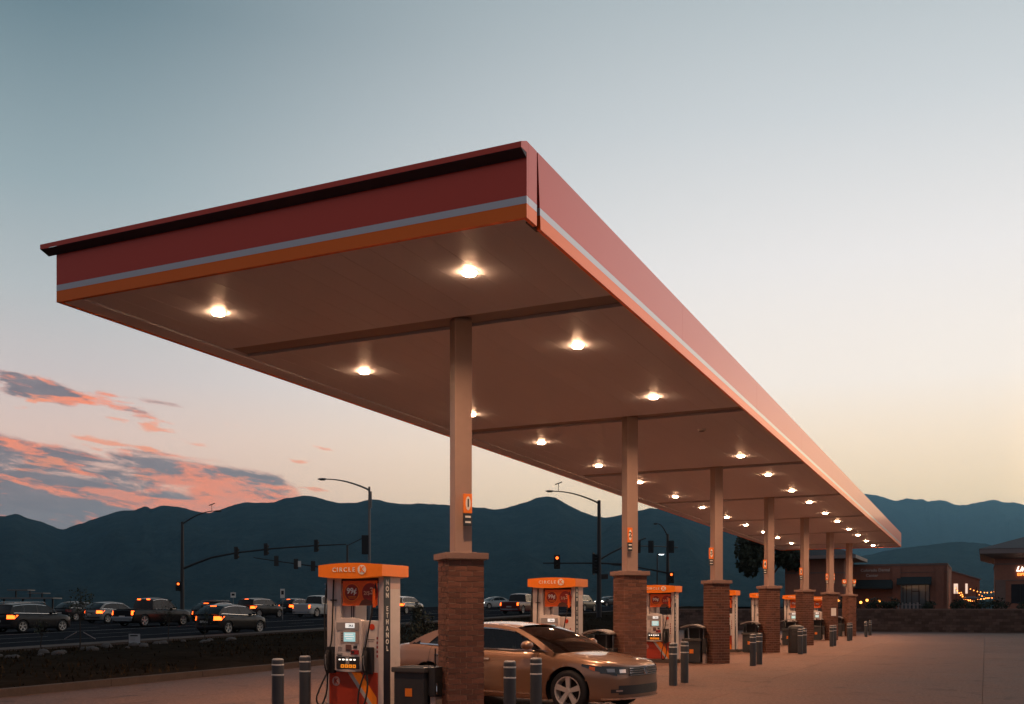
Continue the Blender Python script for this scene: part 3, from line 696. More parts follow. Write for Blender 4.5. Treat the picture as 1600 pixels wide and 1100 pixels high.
def bins():
    body = mat('bin_charcoal', (.028, .030, .033), .5, noise_=(4, .2)); lidm = mat('bin_lid_grey', (.22, .20, .19), .4, noise_=(3, .12)); pale = mat('bin_pale_side', (.42, .33, .30), .5)
    t = thing('service_bin', '', 'bin')
    MB().box(-.26, .26, -.24, .24, .02, .72).build('body', body, t, bevel=.03)
    MB().box(-.29, .29, -.27, .27, .66, .74).build('rim', mat('bin_rim', (.06, .058, .056), .45), t, bevel=.02)
    for sx in (-.24, .21): MB().box(sx, sx+.03, -.20, .20, .74, 1.04).build('post', body, t, bevel=.006)
    MB().box(-.18, .18, .17, .20, .74, 1.04).build('back_plate', body, t)
    n = 14; vs = []
    for i in range(n+1):
        a = -1+2*i/n; x = a*.33; z = 1.04+.085*(1-a*a)
        vs += [(x, -.27, z), (x, .27, z), (x, .27, z+.028), (x, -.27, z+.028)]
    MB().add(vs, [(i*4+j, i*4+(j+1)%4, (i+1)*4+(j+1)%4, (i+1)*4+j) for i in range(n) for j in range(4)]+[(3,2,1,0), tuple(n*4+j for j in range(4))]).build('hood', lidm, t, smooth=40, recalc=True)
    MB().box(.285, .40, -.15, .15, .30, .74).build('washer_bucket', body, t, bevel=.02)
    MB().box(.30, .385, -.12, .12, 0, .30).build('bucket_stand', pale, t, bevel=.01)
    MB().tube([(.33, -.02, .70), (.35, -.05, .95), (.36, -.06, 1.02)], .012, 7).build('squeegee', M_black, t)
    MB().box(-.06, .06, -.246, -.238, .30, .42).build('sticker', mat('poster_orange', (.75, .20, .02), .35), t)
    MB().tube([(.405, -.1, .5), (.43, -.14, .38), (.42, -.14, .34)], .008, 5).build('hook', M_chrome, t)
    for k in range(7):
        o = t if k == 0 else copy_tree(t)
        o.location = U(COLU[k]-.25, 3.22, 0); o.rotation_euler = (0, 0, RZ)
        o['label'] = f'dark hooded waste bin with washer bucket, between the {ORD[k]} dispenser and its column'; o['group'] = 'hooded bins on the pump islands'
    for c in list(t.children):
        if c.name.split('.')[0] in ('hood', 'post', 'back_plate'): bpy.data.objects.remove(c)
    t['label'] = 'dark open-topped waste bin without a hood, between the nearest dispenser and first column'
    MB().box(-.22, .22, -.20, .20, .735, .745).build('opening', M_rubber, t)
    b = thing('trash_can', 'wide dark cylindrical trash can in front of the fifth brick column', 'trash can', U(28.0, 1.65, 0), RZ)
    MB().lathe([(.27, 0), (.285, .04), (.285, .84), (.30, .85), (.30, .89), (.26, .97), (.12, 1.02), (1e-6, 1.03)], (0,0,0), 22).build('body', body, b, smooth=40)
    for i in range(4): MB().box(-.10, .10, -.291, -.283, .66+i*.05, .68+i*.05).build('label_line', mat('bin_rim', (.06, .058, .056), .45), b)
bins()

# ================================================================== VEHICLES
def car(name, label, L, W, H, prof, gh, wheels, wr, paint, loc, rz, group=None, cat='car', zb=.17, hero=False, wagon=False, lights=True, pz=(2.9, 2.6), belt=None, rimcol=None, tail=True, glass=None):
    t = thing(name, label, cat, loc, rz, group)
    hl = L/2; pxs = [p[0] for p in prof]; pzs = [p[1] for p in prof]
    xx = np.linspace(-hl, hl, 400); zz = np.interp(xx, pxs, pzs)
    kk = np.hanning(19); kk /= kk.sum(); zz = np.convolve(np.pad(zz, 9, 'edge'), kk, 'valid')
    zt = lambda x: float(np.interp(x, xx, zz))
    fr, rr = .95 if not cat == 'pickup' else .6, .75 if not cat == 'pickup' else .3
    def hw(x):
        if x > hl-fr: q = (x-(hl-fr))/fr; p = pz[0]
        elif x < -hl+rr: q = (-hl+rr-x)/rr; p = pz[1] if not cat == 'pickup' else 5
        else: q = 0; p = 2
        return max(.0, W/2*(1-min(q, 1)**p)**(1/p)) if q < 1 else 0.
    fracs = [.02, .05, .10, .16, .22, .28, .34, .40, .46, .52, .58, .64, .69, .74, .79, .84, .88, .92, .955, .98, .995]
    def wf(f): return float(np.interp(f, [0, .03, .10, .22, .45, .62, .70, .76, .86, .93, .97, 1], [.93, .965, .985, .996, 1.0, .998, .985, .968, .945, .915, .88, .84]))
    zbot = lambda x: zb+(.05 if abs(x) > hl-.5 else 0)*((abs(x)-(hl-.5))/.5)
    def side(x, f, off=0, sgn=1):
        b = zbot(x); return (x, sgn*(hw(x)*wf(f)+off), b+(zt(x)-b)*f)
    def fz(x, z): b = zbot(x); return (z-b)/(zt(x)-b)
    # stations, dense over the wheel arches
    st = sorted(set([round(-hl+.004+i*(L-.008)/70, 4) for i in range(71)]+[round(w_+d, 4) for w_ in wheels for d in np.arange(-.48, .481, .04)]+[hl, -hl, hl-.002, hl-.0005, hl-.02, hl-.05, hl-.09, -hl+.002, -hl+.02, -hl+.05]))
    ra = wr+.055
    vs, fs, idx = [], [], {}
    sect = [(0, 0.)]+[(1, f) for f in fracs]+[(2, .62), (2, .3), (2, 0.)]
    for sgn in (1, -1):
        for i, x in enumerate(st):
            w = hw(x); z1 = zt(x); crown = .035*min(1, w/(W/2)*1.0)
            for j, (k, f) in enumerate(sect):
                if k == 0: p = (x, 0., zbot(x))
                elif k == 1: p = side(x, f, 0, sgn)
                else: p = (x, sgn*w*.84*f/.84 if f < .8 else sgn*w*f, z1+crown*(1-(f/.86)**2))
                idx[(sgn, i, j)] = len(vs); vs.append(p)
    nS = len(sect)
    for sgn in (1, -1):
        for i in range(len(st)-1):
            for j in range(nS-1):
                q = [idx[(sgn, i, j)], idx[(sgn, i+1, j)], idx[(sgn, i+1, j+1)], idx[(sgn, i, j+1)]]
                c = [sum(vs[k][a] for k in q)/4 for a in range(3)]
                if any((c[0]-w_)**2+(c[2]-wr)**2 < ra**2 for w_ in wheels) and (abs(c[1]) > W*.28 or c[2] < zb+.15): continue
                fs.append(q if sgn > 0 else q[::-1])
    # snap the ragged arch edges onto a clean circle
    from collections import Counter
    ec = Counter()
    for f in fs:
        for a, b in zip(f, f[1:]+f[:1]): ec[(min(a, b), max(a, b))] += 1
    bv = {v for e, n_ in ec.items() if n_ == 1 for v in e}
    for v in bv:
        x, y, z = vs[v]
        for w_ in wheels:
            d = math.hypot(x-w_, z-wr)
            if ra-.02 < d < ra+.075 and abs(y) > W*.28:
                s_ = ra/d; vs[v] = (w_+(x-w_)*s_, y, wr+(z-wr)*s_)
    bd = MB().add(vs, fs).build('body', paint, t, smooth=42, weld=.0008)
    for w_ in wheels:
        lin = MB()
        lin.grid(lambda a, b: (w_+(ra+.004)*math.cos(math.pi*(-.12+1.24*a)), (b-.5)*W*.94, wr+(ra+.004)*math.sin(math.pi*(-.12+1.24*a))), 18, 1)
        lin.build('wheel_arch', M_rubber, t, smooth=60)
    MB().box(-hl+.35, hl-.35, -W*.36, W*.36, zb+.005, zb+.18).build('underbody', M_rubber, t)
    # wheels
    rimm = rimcol or mat('alloy_rim', (.62, .58, .54), .35, .3)
    def wheel(w_, sgn):
        wt = .215; y0 = sgn*(W/2-.02)
        M = Matrix.Rotation(-sgn*math.pi/2, 4, 'X')      # local +z -> outward
        o = MB().lathe([(wr*.68, -wt+.02), (wr*.9, -wt), (wr*.985, -wt+.03), (wr, -wt*.6), (wr, -wt*.3), (wr*.985, -.03), (wr*.92, -.004), (wr*.74, 0), (wr*.69, -.012)], (0,0,0), 30, M).build('wheel', M_rubber, t, (w_, y0, wr), smooth=50)
        rb = MB(); R0 = wr*.70
        rb.lathe([(R0, -.02), (R0, .0), (R0*.93, -.004), (R0*.90, -.07), (R0*.9, -.14)], (0,0,0), 28, M)
        rb.lathe([(.0001, -.012), (R0*.17, -.012), (R0*.22, -.03), (R0*.22, -.07)], (0,0,0), 14, M)
        for k in range(5):
            for off in ((-.11, .11) if not hero else (0,)):
                Rk = M @ Matrix.Rotation(2*math.pi*(k+.25)/5+off, 4, 'Z')
                a, b = (R0*.13, R0*.19) if hero else (R0*.06, R0*.075)
                rb.add([tuple(Rk @ Vector(p)) for p in ((R0*.15, -a, -.022), (R0*.95, -b, -.012), (R0*.95, b, -.012), (R0*.15, a, -.022), (R0*.15, -a, -.06), (R0*.95, -b, -.05), (R0*.95, b, -.05), (R0*.15, a, -.06))],
                       [(0,1,2,3), (7,6,5,4), (0,4,5,1), (2,6,7,3)])
        rb.build('rim', rimm, o, smooth=40)
        MB().lathe([(.0001, -.13), (R0*.88, -.13)], (0,0,0), 20, M).build('brake_disc', M_black, o)
    for w_ in wheels:
        for sgn in (1, -1): wheel(w_, sgn)
    # greenhouse: gh = dict(deck=(x,z), rr=(x,z), rf=(x,z), cowl=(x,z))
    dk, r1, r2, cw = gh['deck'], gh['rr'], gh['rf'], gh['cowl']
    yb, yr = W/2*.905, W/2*(.66 if not wagon else .74)
    zlow = min(dk[1], cw[1])-.02
    yg = lambda z: yb+(yr-yb)*max(0, min(1, (z-zlow)/(H-zlow)))**1.15
    def roofz(x): 
        a = (x-r1[0])/(r2[0]-r1[0]); base = r1[1]+(r2[1]-r1[1])*a
        return base+(H-(r1[1]+r2[1])/2)*4*a*(1-a)
    nseg = 12
    roofl = [(r1[0]+(r2[0]-r1[0])*i/nseg, roofz(r1[0]+(r2[0]-r1[0])*i/nseg)) for i in range(nseg+1)]
    G = glass or mat('car_glass', (.008, .010, .012), .08, spec=.3)
    def bulge(p, q, a, k): # curve between belt point and roof point
        x = p[0]+(q[0]-p[0])*a; z = p[1]+(q[1]-p[1])*a; return (x, z+k*4*a*(1-a))
    fA = [bulge(cw, r2, a/6, .035) for a in range(7)]; rA = [bulge(dk, r1, a/6, .03) for a in range(7)]
    # roof skin
    roof = MB(); roof.grid(lambda a, b: (lambda x, z, s_: (x, s_*(yg(z)+.006), z+.006+.035*(1-s_*s_)-.03*s_**8))(r1[0]+(r2[0]-r1[0])*a, roofz(r1[0]+(r2[0]-r1[0])*a), -1+2*b), 14, 16)
    roof.build('roof', paint, t, smooth=60)
    def screen(P, nm, bow):
        MB().grid(lambda a, b: (lambda p, s_: (p[0]+bow*(1-s_*s_), s_*(yg(p[1])-.004), p[1]))(P[round(a*6)], -1+2*b), 6, 12).build(nm, G, t, smooth=70)
    screen(fA, 'windscreen', .10); screen(rA, 'rear_window', -.07)
    # side glass and painted frame
    outline = rA[:-1]+roofl+fA[::-1][1:]
    bx = [cw[0]+(dk[0]-cw[0])*i/12 for i in range(13)]
    for sgn in (1, -1):
        b_ = MB(); top = outline
        def low(x): return min(zt(x)-.004, max(zlow, zt(x)-.004))
        for (xa, za), (xb, zb_) in zip(top[:-1], top[1:]):
            b_.add([(xa, sgn*yg(za), za), (xb, sgn*yg(zb_), zb_), (xb, sgn*yg(low(xb)), low(xb)), (xa, sgn*yg(low(xa)), low(xa))], [(0,1,2,3)])
        b_.build('side_window', G, t)
        fm = MB(); o_ = .010
        n_ = len(top); cen = Vector(((r1[0]+r2[0])/2, (H+zlow)/2))
        def frame(pts, w_, mm, nm, close=False):
            q = MB()
            for i in range(len(pts)-1):
                (xa, za), (xb, zb2) = pts[i], pts[i+1]
                d = Vector((xb-xa, zb2-za)); nrm = Vector((d.y, -d.x)).normalized()
                if nrm.dot(cen-Vector((xa, za))) < 0: nrm = -nrm
                wa, wb = w_(i/(len(pts)-1)), w_((i+1)/(len(pts)-1))
                A_, B_ = (xa+nrm.x*wa, za+nrm.y*wa), (xb+nrm.x*wb, zb2+nrm.y*wb)
                q.add([(xa, sgn*(yg(za)+o_), za), (xb, sgn*(yg(zb2)+o_), zb2), (B_[0], sgn*(yg(B_[1])+o_), B_[1]), (A_[0], sgn*(yg(A_[1])+o_), A_[1])], [(0,1,2,3)])
                q.add([(xa, sgn*(yg(za)+o_), za), (xb, sgn*(yg(zb2)+o_), zb2), (xb, sgn*(yg(zb2)-.07), zb2), (xa, sgn*(yg(za)-.07), za)], [(0,1,2,3)])
            return q.build(nm, mm, t, smooth=50, weld=.001)
        frame(fA, lambda a: .085-.03*a, paint, 'front_pillar'); frame(roofl[::-1], lambda a: .055, paint, 'roof_rail')
        frame(rA[::-1], lambda a: .07+.26*a if not wagon else .10+.1*a, paint, 'rear_pillar')
        if hero or wagon:
            ch = [(p[0]-.03*(1 if p[0] > 0 else -1)*0, p[1]-.058) for p in roofl]
            frame([(x_, z_) for x_, z_ in ch[::-1]], lambda a: .014, M_chrome, 'window_trim')
        for xb_ in gh.get('pillars', []):
            z1 = roofz(xb_)-.05; z0 = zt(xb_)
            MB().add([(xb_-.045, sgn*(yg(z0)+.004), z0), (xb_+.045, sgn*(yg(z0)+.004), z0), (xb_+.02, sgn*(yg(z1)+.004), z1), (xb_-.05, sgn*(yg(z1)+.004), z1)], [(0,1,2,3)]).build('door_pillar', M_black, t)
        # belt chrome, door seams, handles, sill
        q = MB()
        for i in range(24):
            xa = dk[0]+.25+(cw[0]-.35-dk[0])*i/24; xb = dk[0]+.25+(cw[0]-.35-dk[0])*(i+1)/24
            q.add([(xa, sgn*(yg(zt(xa)+.005)+.012), zt(xa)+.0), (xb, sgn*(yg(zt(xb)+.005)+.012), zt(xb)), (xb, sgn*(yg(zt(xb)+.02)+.012), zt(xb)+.02), (xa, sgn*(yg(zt(xa)+.02)+.012), zt(xa)+.02)], [(0,1,2,3)])
        q.build('belt_trim', M_chrome, t)
        for xd in gh.get('seams', []):
            q = MB()
            for f0, f1 in zip(fracs[2:-1], fracs[3:]):
                q.add([side(xd-.004, f0, .002, sgn), side(xd+.004, f0, .002, sgn), side(xd+.004, f1, .002, sgn), side(xd-.004, f1, .002, sgn)], [(0,1,2,3)])
            q.build('door_seam', M_rubber, t)
        for xh in gh.get('handles', []):
            f = fz(xh, zt(xh)-.155); p = side(xh, f, .018, sgn)
            MB().box(xh-.10, xh+.10, p[1]-.012, p[1]+.012, p[2]-.014, p[2]+.014).build('door_handle', M_chrome if hero else paint, t, bevel=.006)
        if hero:
            q = MB(); f = .10
            for i in range(30):
                xa = -1.05+2.0*i/30; xb = xa+2.0/30
                q.add([side(xa, .115, .006, sgn), side(xb, .115, .006, sgn), side(xb, .15, .006, sgn), side(xa, .15, .006, sgn)], [(0,1,2,3)])
            q.build('sill_trim', M_chrome, t)
        # mirror
        xm = cw[0]-.42; zm = zt(xm)+.085
        mr = MB().ball((xm, sgn*(W/2+.06), zm), .12, 12, 8, (.85, .9, .62)).build('mirror', paint, t, smooth=70)
        MB().box(xm-.03, xm+.05, min(sgn*yg(zm-.05), sgn*(W/2+.02)), max(sgn*yg(zm-.05), sgn*(W/2+.02)), zm-.06, zm-.02).build('mirror_arm', M_black, mr)
    # patches that follow the nose and tail
    def endx(y, f, sg):
        w = wf(f); L_, p = (fr, pz[0]) if sg > 0 else (rr, pz[1] if not cat == 'pickup' else 5)
        q = min(.999, abs(y)/(W/2*w)); return sg*(hl-L_+L_*(1-q**p)**(1/p))
    def endpatch(sg, y0, y1, z0, z1, nm, mm, off=.008, nu=10, nv=3, shear=0., par=None):
        xr_ = sg*(hl-.25)
        def fn(a, b):
            y = y0+(y1-y0)*a; z = z0+(z1-z0)*b+shear*a
            f = max(.02, min(.97, fz(xr_, z)))
            x = endx(y, f, sg); r_ = 1+off/(W/2)
            return (x+sg*off, y*r_, z)
        return MB().grid(fn, nu, nv).build(nm, mm, par or t, smooth=60)
    def sidepatch(x0, x1, f0, f1, sgn, nm, mm, off=.006, nu=10, nv=3, taper=0.):
        return MB().grid(lambda a, b: side(x0+(x1-x0)*a, f1-(f1-f0)*(1-b)*(1-taper*(1-a)), off, sgn), nu, nv).build(nm, mm, t, smooth=60)
    T = dict(endpatch=endpatch, sidepatch=sidepatch, side=side, zt=zt, hw=hw, t=t, fz=fz, yg=yg)
    return T

red_on = mat('lit_tail_lamp', (.4, .02, .01), .3, emit=((1, .095, .010), 6.5))
amber_on = mat('lit_amber_lamp', (.5, .2, .02), .3, emit=((1, .25, .03), 3.0))
head_on = mat('lit_head_lamp', (.8, .8, .7), .3, emit=((1, .90, .75), 14.0))
tail_off = mat('tail_lamp_red', (.20, .012, .010), .2); head_off = mat('head_lamp_glass', (.10, .10, .11), .08, spec=.8)
plate = mat('number_plate', (.45, .43, .40), .5)

def hero_car():
    paint = mat('tan_metallic_paint', (.235, .132, .082), .30, .35, coat=1.0, coat_r=.04)
    glass = glass_mat('tinted_car_glass', (.13, .13, .13))
    prof = [(-2.435, .80), (-2.30, .93), (-2.0, 1.005), (-1.6, 1.015), (-.5, .965), (.5, .945), (1.0, .955), (1.3, .905), (1.8, .845), (2.15, .795), (2.33, .75), (2.435, .705)]
    gh = dict(deck=(-1.78, 1.02), rr=(-1.10, 1.29), rf=(.42, 1.31), cowl=(1.28, .92), pillars=[-.28, -1.1], seams=[.98, -.27, -1.25], handles=[-.05, -1.02])
    T = car('parked_sedan', 'tan metallic sedan parked between the first two pump islands, nose to the right', 4.87, 1.84, 1.365, prof, gh, (1.56, -1.25), .335, paint, U(5.50, 2.60, 0), RZ-.19, None, 'car', hero=True, glass=glass)
    e = T['endpatch']; t = T['t']; blk = M_black
    for s in (1, -1):
        # headlamp sweeping round the corner
        hp = MB(); 
        e(1, s*.44, s*.80, .60, .715, 'headlamp', mat('headlamp_dark', (.02, .022, .025), .06, spec=.8), .006, 14, 3, shear=.03)
        e(1, s*.50, s*.60, .635, .688, 'headlamp_lens', M_chrome, .011, 4, 2); e(1, s*.66, s*.74, .648, .70, 'headlamp_lens', mat('headlamp_inner', (.3, .32, .34), .1, .6), .011, 4, 2)
        T['sidepatch'](1.80, 2.30, .695, .885, s, 'headlamp', mat('headlamp_dark', (.02, .022, .025), .06, spec=.8), .006, 10, 3, taper=.75); T['sidepatch'](1.93, 2.02, .765, .86, s, 'side_marker', mat('amber_marker', (.50, .10, .015), .25), .011, 3, 3, taper=.4)
        e(1, s*.42, s*.72, .33, .385, 'fog_grille', blk, .005, 8, 2); e(1, s*.56, s*.66, .345, .375, 'fog_lamp', M_chrome, .010, 3, 2)
        e(-1, s*.35, s*.86, .78, .90, 'tail_lamp', tail_off, .006, 10, 3)
        # seats seen through the glass
    e(1, -.43, .43, .58, .72, 'grille', blk, .006, 14, 3)
    for i in range(4): e(1, -.43, .43, .587+i*.035, .604+i*.035, 'grille_bar', M_chrome, .016, 14, 1)
    em = MB().lathe([(.030, -.004), (.062, -.004), (.066, 0), (.062, .004), (.050, .004), (.050, -.004)], (0,0,0), 24).build('emblem', M_chrome, t, (2.456, 0, .655)); em.rotation_euler = (0, R(90), 0)
    text('V', .062, M_chrome, t, (2.466, 0, .672), rz=R(90), bold=.02); text('W', .062, M_chrome, t, (2.466, 0, .642), rz=R(90), bold=.02)
    e(1, -.62, .62, .30, .44, 'lower_grille', blk, .004, 14, 3); e(1, -.80, .80, .225, .25, 'bumper_lip', M_chrome, .012, 16, 1)
    fab = mat('seat_fabric', (.10, .08, .07), .8)
    for x in (.05, -.85):
        for y in (.38, -.38):
            s_ = MB().box(x-.22, x-.06, y-.24, y+.24, .80, 1.12).build('seat', fab, t, bevel=.05); MB().box(x-.20, x-.10, y-.12, y+.12, 1.12, 1.25).build('headrest', fab, s_, bevel=.04)
    MB().box(.62, 1.0, -.70, .70, .90, .985).build('dashboard', mat('dash_beige', (.20, .14, .11), .6), t, bevel=.03)
    sw = MB(); ring = [(.19*math.cos(a), .19*math.sin(a), 0) for a in [2*math.pi*i/20 for i in range(21)]]
    sw.tube(ring, .016, 6); o = sw.build('steering_wheel', M_black, t, (.55, .38, 1.0)); o.rotation_euler = (0, R(-65), 0)
    bs = T['sidepatch']
    MB().ball((.42, 0, 1.22), .06, 8, 6, (.3, 1.8, .6)).build('rear_view_mirror', M_black, t)
hero_car()
def ground_at(X, Y):
    a, b = X-C0.x, Y-C0.y; u, v = a*ST+b*CT, -a*CT+b*ST
    return u, v, zst(u)
def street_cars():
    HU = RZ+math.pi/2
    blk = mat('car_paint_black', (.008, .0085, .010), .32, spec=.3); dk = mat('car_paint_charcoal', (.012, .013, .015), .32, spec=.3)
    sil = mat('car_paint_silver', (.20, .20, .20), .35, .3); wht = mat('car_paint_white', (.45, .44, .42), .35); redp = mat('car_paint_red', (.12, .012, .010), .32)
    blu = mat('car_paint_slate', (.015, .018, .023), .3, coat=1.0, spec=.3)
    SED = ([(-2.35, .80), (-2.2, .95), (-1.9, 1.02), (-1.5, 1.03), (-.5, .97), (.5, .95), (1.0, .97), (1.3, .93), (1.8, .84), (2.2, .74), (2.35, .60)],
           dict(deck=(-1.70, 1.03), rr=(-.95, 1.38), rf=(.3, 1.40), cowl=(1.22, .96), pillars=[-.28], seams=[.95, -.27, -1.2], handles=[-.05, -1.0]), (1.38, -1.35), .33, 4.7, 1.82, 1.45, False)
    SUV = ([(-2.35, .90), (-2.25, 1.08), (-1.9, 1.15), (-.5, 1.12), (.6, 1.10), (1.0, 1.12), (1.3, 1.09), (1.9, 1.0), (2.2, .88), (2.35, .66)],
           dict(deck=(-2.22, 1.12), rr=(-1.95, 1.62), rf=(.35, 1.66), cowl=(1.15, 1.12), pillars=[-.3, -1.25], seams=[.9, -.3, -1.25], handles=[-.08, -1.02]), (1.42, -1.40), .37, 4.75, 1.92, 1.72, True)
    XOV = ([(-2.2, .86), (-2.1, 1.02), (-1.7, 1.10), (-.5, 1.05), (.6, 1.02), (1.0, 1.04), (1.25, 1.0), (1.8, .91), (2.1, .80), (2.2, .62)],
           dict(deck=(-2.05, 1.08), rr=(-1.45, 1.50), rf=(.3, 1.54), cowl=(1.12, 1.04), pillars=[-.3, -1.2], seams=[.9, -.28, -1.2], handles=[-.06, -1.0]), (1.34, -1.32), .35, 4.5, 1.85, 1.6, True)
    PIC = ([(-2.85, 1.06), (-2.8, 1.15), (-1.2, 1.16), (-.8, 1.18), (.3, 1.16), (1.1, 1.18), (1.4, 1.15), (2.2, 1.10), (2.7, 1.0), (2.85, .75)],
           dict(deck=(-1.02, 1.16), rr=(-.85, 1.82), rf=(.55, 1.86), cowl=(1.30, 1.18), pillars=[-.05], seams=[1.05, 0., -.95], handles=[.12, -.85]), (1.85, -1.80), .40, 5.75, 2.0, 1.92, True)
    def put(kind, nm, label, cat, x, Y, paint, flip=False, tails=True, heads=False, high=True, col=red_on, yaw=0):
        prof, gh, wh, wr, L, W, H, wag = kind
        X = (x-800)/1600*Y; u, v, z = ground_at(X, Y)
        T = car(nm, label, L, W, H, prof, gh, wh, wr, paint, (X, Y, z-.015), HU+(math.pi if flip else 0)+yaw, 'vehicles on the street beyond the verge', cat, zb=.24 if wag else .18, wagon=wag)
        e, t = T['endpatch'], T['t']; zt_ = prof[1][1]
        tm = col if tails else tail_off
        for s in (1, -1):
            if cat == 'pickup': e(-1, s*.80, s*.93, .78, 1.06, 'tail_lamp', tm, .012, 3, 3)
            else: e(-1, s*(W/2-.34), s*(W/2-.05), zt_-.27, zt_-.05, 'tail_lamp', tm, .012, 6, 3)
            e(1, s*(W/2-.42), s*(W/2-.10), .68 if not wag else .80, .78 if not wag else .92, 'headlamp', head_on if heads else head_off, .010, 6, 3)
        e(-1, -.26, .26, .62, .74, 'number_plate', plate, .012, 3, 2); e(-1, -W/2+.15, W/2-.15, .38, .50, 'rear_bumper', M_black if cat != 'pickup' else M_chrome, .02, 12, 2)
        e(1, -.5, .5, .58, .72, 'grille', M_black, .008, 8, 2)
        if tails and high:
            hx = gh['rr'][0]-.02
            MB().box(hx-.05, hx+.02, -.18, .18, gh['rr'][1]-.015, gh['rr'][1]+.035).build('high_brake_lamp', red_on, t)
        return T, L, W, H
    # dark SUV with roof rails, first in the queue
    T, L, W, H = put(SUV, 'street_suv', 'dark SUV with roof rails and chrome window line, farthest left on the street', 'suv', 50, 61.6, dk, high=False)
    for s in (1, -1):
        MB().tube([(-1.8, s*.62, H+.01), (-1.6, s*.62, H+.07), (.2, s*.62, H+.08), (.4, s*.62, H+.02)], .022, 6).build('roof_rail_bar', M_chrome, T['t'])
    put(XOV, 'street_car', 'unlit dark car seen behind the staked sapling, ahead of the leftmost SUV', 'car', 127, 86, dk, tails=False)
    put(XOV, 'street_car', 'pale silver car with lit tail lamps, half hidden behind the dark pickup', 'car', 176, 79, sil, high=False)
    T, L, W, H = put(PIC, 'street_pickup', 'dark pickup truck with lit tail lamps and a pair of lit cab lamps', 'pickup', 240, 71, blk, high=False)
    for yy in (-.42, .42): MB().box(-.98, -.86, yy-.10, yy+.10, 1.80, 1.88).build('cab_lamp', red_on, T['t'])
    MB().box(-2.80, -1.10, -.86, .86, 1.165, 1.185).build('bed_cover', M_black, T['t'])
    MB().box(-2.93, -2.85, -.92, .92, .50, .66).build('step_bumper', M_chrome, T['t'], bevel=.02)
    put(XOV, 'street_car', 'black hatchback with orange reflections on its doors, nearest car to the verge', 'car', 362, 57, blk)
    T, L, W, H = put(XOV, 'street_car', 'dark car with a loaded silver roof rack, just behind the black hatchback', 'car', 345, 72, dk)
    for i in range(3): MB().box(-1.2+i*.5, -.8+i*.5, -.6, .6, H+.06, H+.14).build('roof_load', sil, T['t'], bevel=.02)
    for s in (1, -1): MB().tube([(-1.4, s*.6, H), (-1.3, s*.6, H+.06), (.2, s*.6, H+.06), (.3, s*.6, H)], .02, 6).build('roof_rail_bar', M_chrome, T['t'])
    put(SUV, 'street_suv', 'black SUV with a high lit brake lamp, on the far lane beyond the hatchback', 'suv', 408, 92, blk)
    put(XOV, 'street_car', 'dark wagon with several lit red lamps, left of the white pickup', 'car', 465, 103, dk)
    put(PIC, 'street_pickup', 'white pickup with lit tail lamps, partly behind the nearest fuel dispenser', 'pickup', 500, 93, wht, high=False)
    put(SUV, 'street_suv', 'dark SUV whose bonnet shows right of the nearest fuel dispenser', 'suv', 634, 101, blu)
    put(SED, 'street_car', 'white car coming this way with headlamps lit, right of the first brick column', 'car', 772, 128, wht, flip=True, tails=False, heads=True, yaw=-.5)
    put(PIC, 'street_pickup', 'dark red pickup with pale cab roof, left of the second fuel dispenser', 'pickup', 815, 98, redp, high=False)
    put(SUV, 'street_suv', 'dark tall van with pale roof edge, right of the second fuel dispenser', 'suv', 908, 106, blk, tails=False)
    put(SED, 'street_car', 'far car with bright white headlamps, left of the second brick column', 'car', 950, 150, dk, flip=True, tails=False, heads=True, yaw=-.35)
street_cars()

# ================================================================== STREET POLES AND SIGNALS
sig_red = mat('lit_red_signal', (.5, .03, .01), .3, emit=((1, .14, .02), 3.6)); sig_off = mat('dark_signal_lens', (.02, .02, .02), .3)
M_sig = mat('signal_black', (.015, .016, .017), .5)
def signal_head(parent, p, rz=0, lit=None, h=1.0):
    o = MB().box(-.17, .17, -.11, .11, -h/2, h/2).build('signal_head', M_sig, parent, p, rz, bevel=.03)
    MB().box(-.26, .26, .02, .05, -h/2-.1, h/2+.1).build('back_plate', M_sig, o)
    for k in range(3):
        z = h/2-(k+.5)*h/3
        MB().tube([(0, -.11, z), (0, -.28, z-.02)], [.13, .13], 12, caps=False).build('visor', M_sig, o)
        q = MB().lathe([(1e-6, 0), (.115, 0)], (0,0,0), 14).build('signal_lens', sig_red if lit == k else sig_off, o, (0, -.118, z)); q.rotation_euler = (R(90), 0, 0)
    return o
def pole(name, label, cat, X, Y, H, r=.13, m=None, group=None):
    u, v, z = ground_at(X, Y); z = z if v > 30 else min(z, .6)
    t = thing(name, label, cat, (X, Y, z), 0, group)
    MB().tube([(0, 0, 0), (0, 0, (H-z)*.5), (0, 0, H-z)], [r*1.25, r*1.05, r*.8], 12).build('post', m or M_pole, t, smooth=50)
    MB().box(-r*2, r*2, -r*2, r*2, -.05, .12).build('base_plate', m or M_pole, t, bevel=.02)
    return t, z
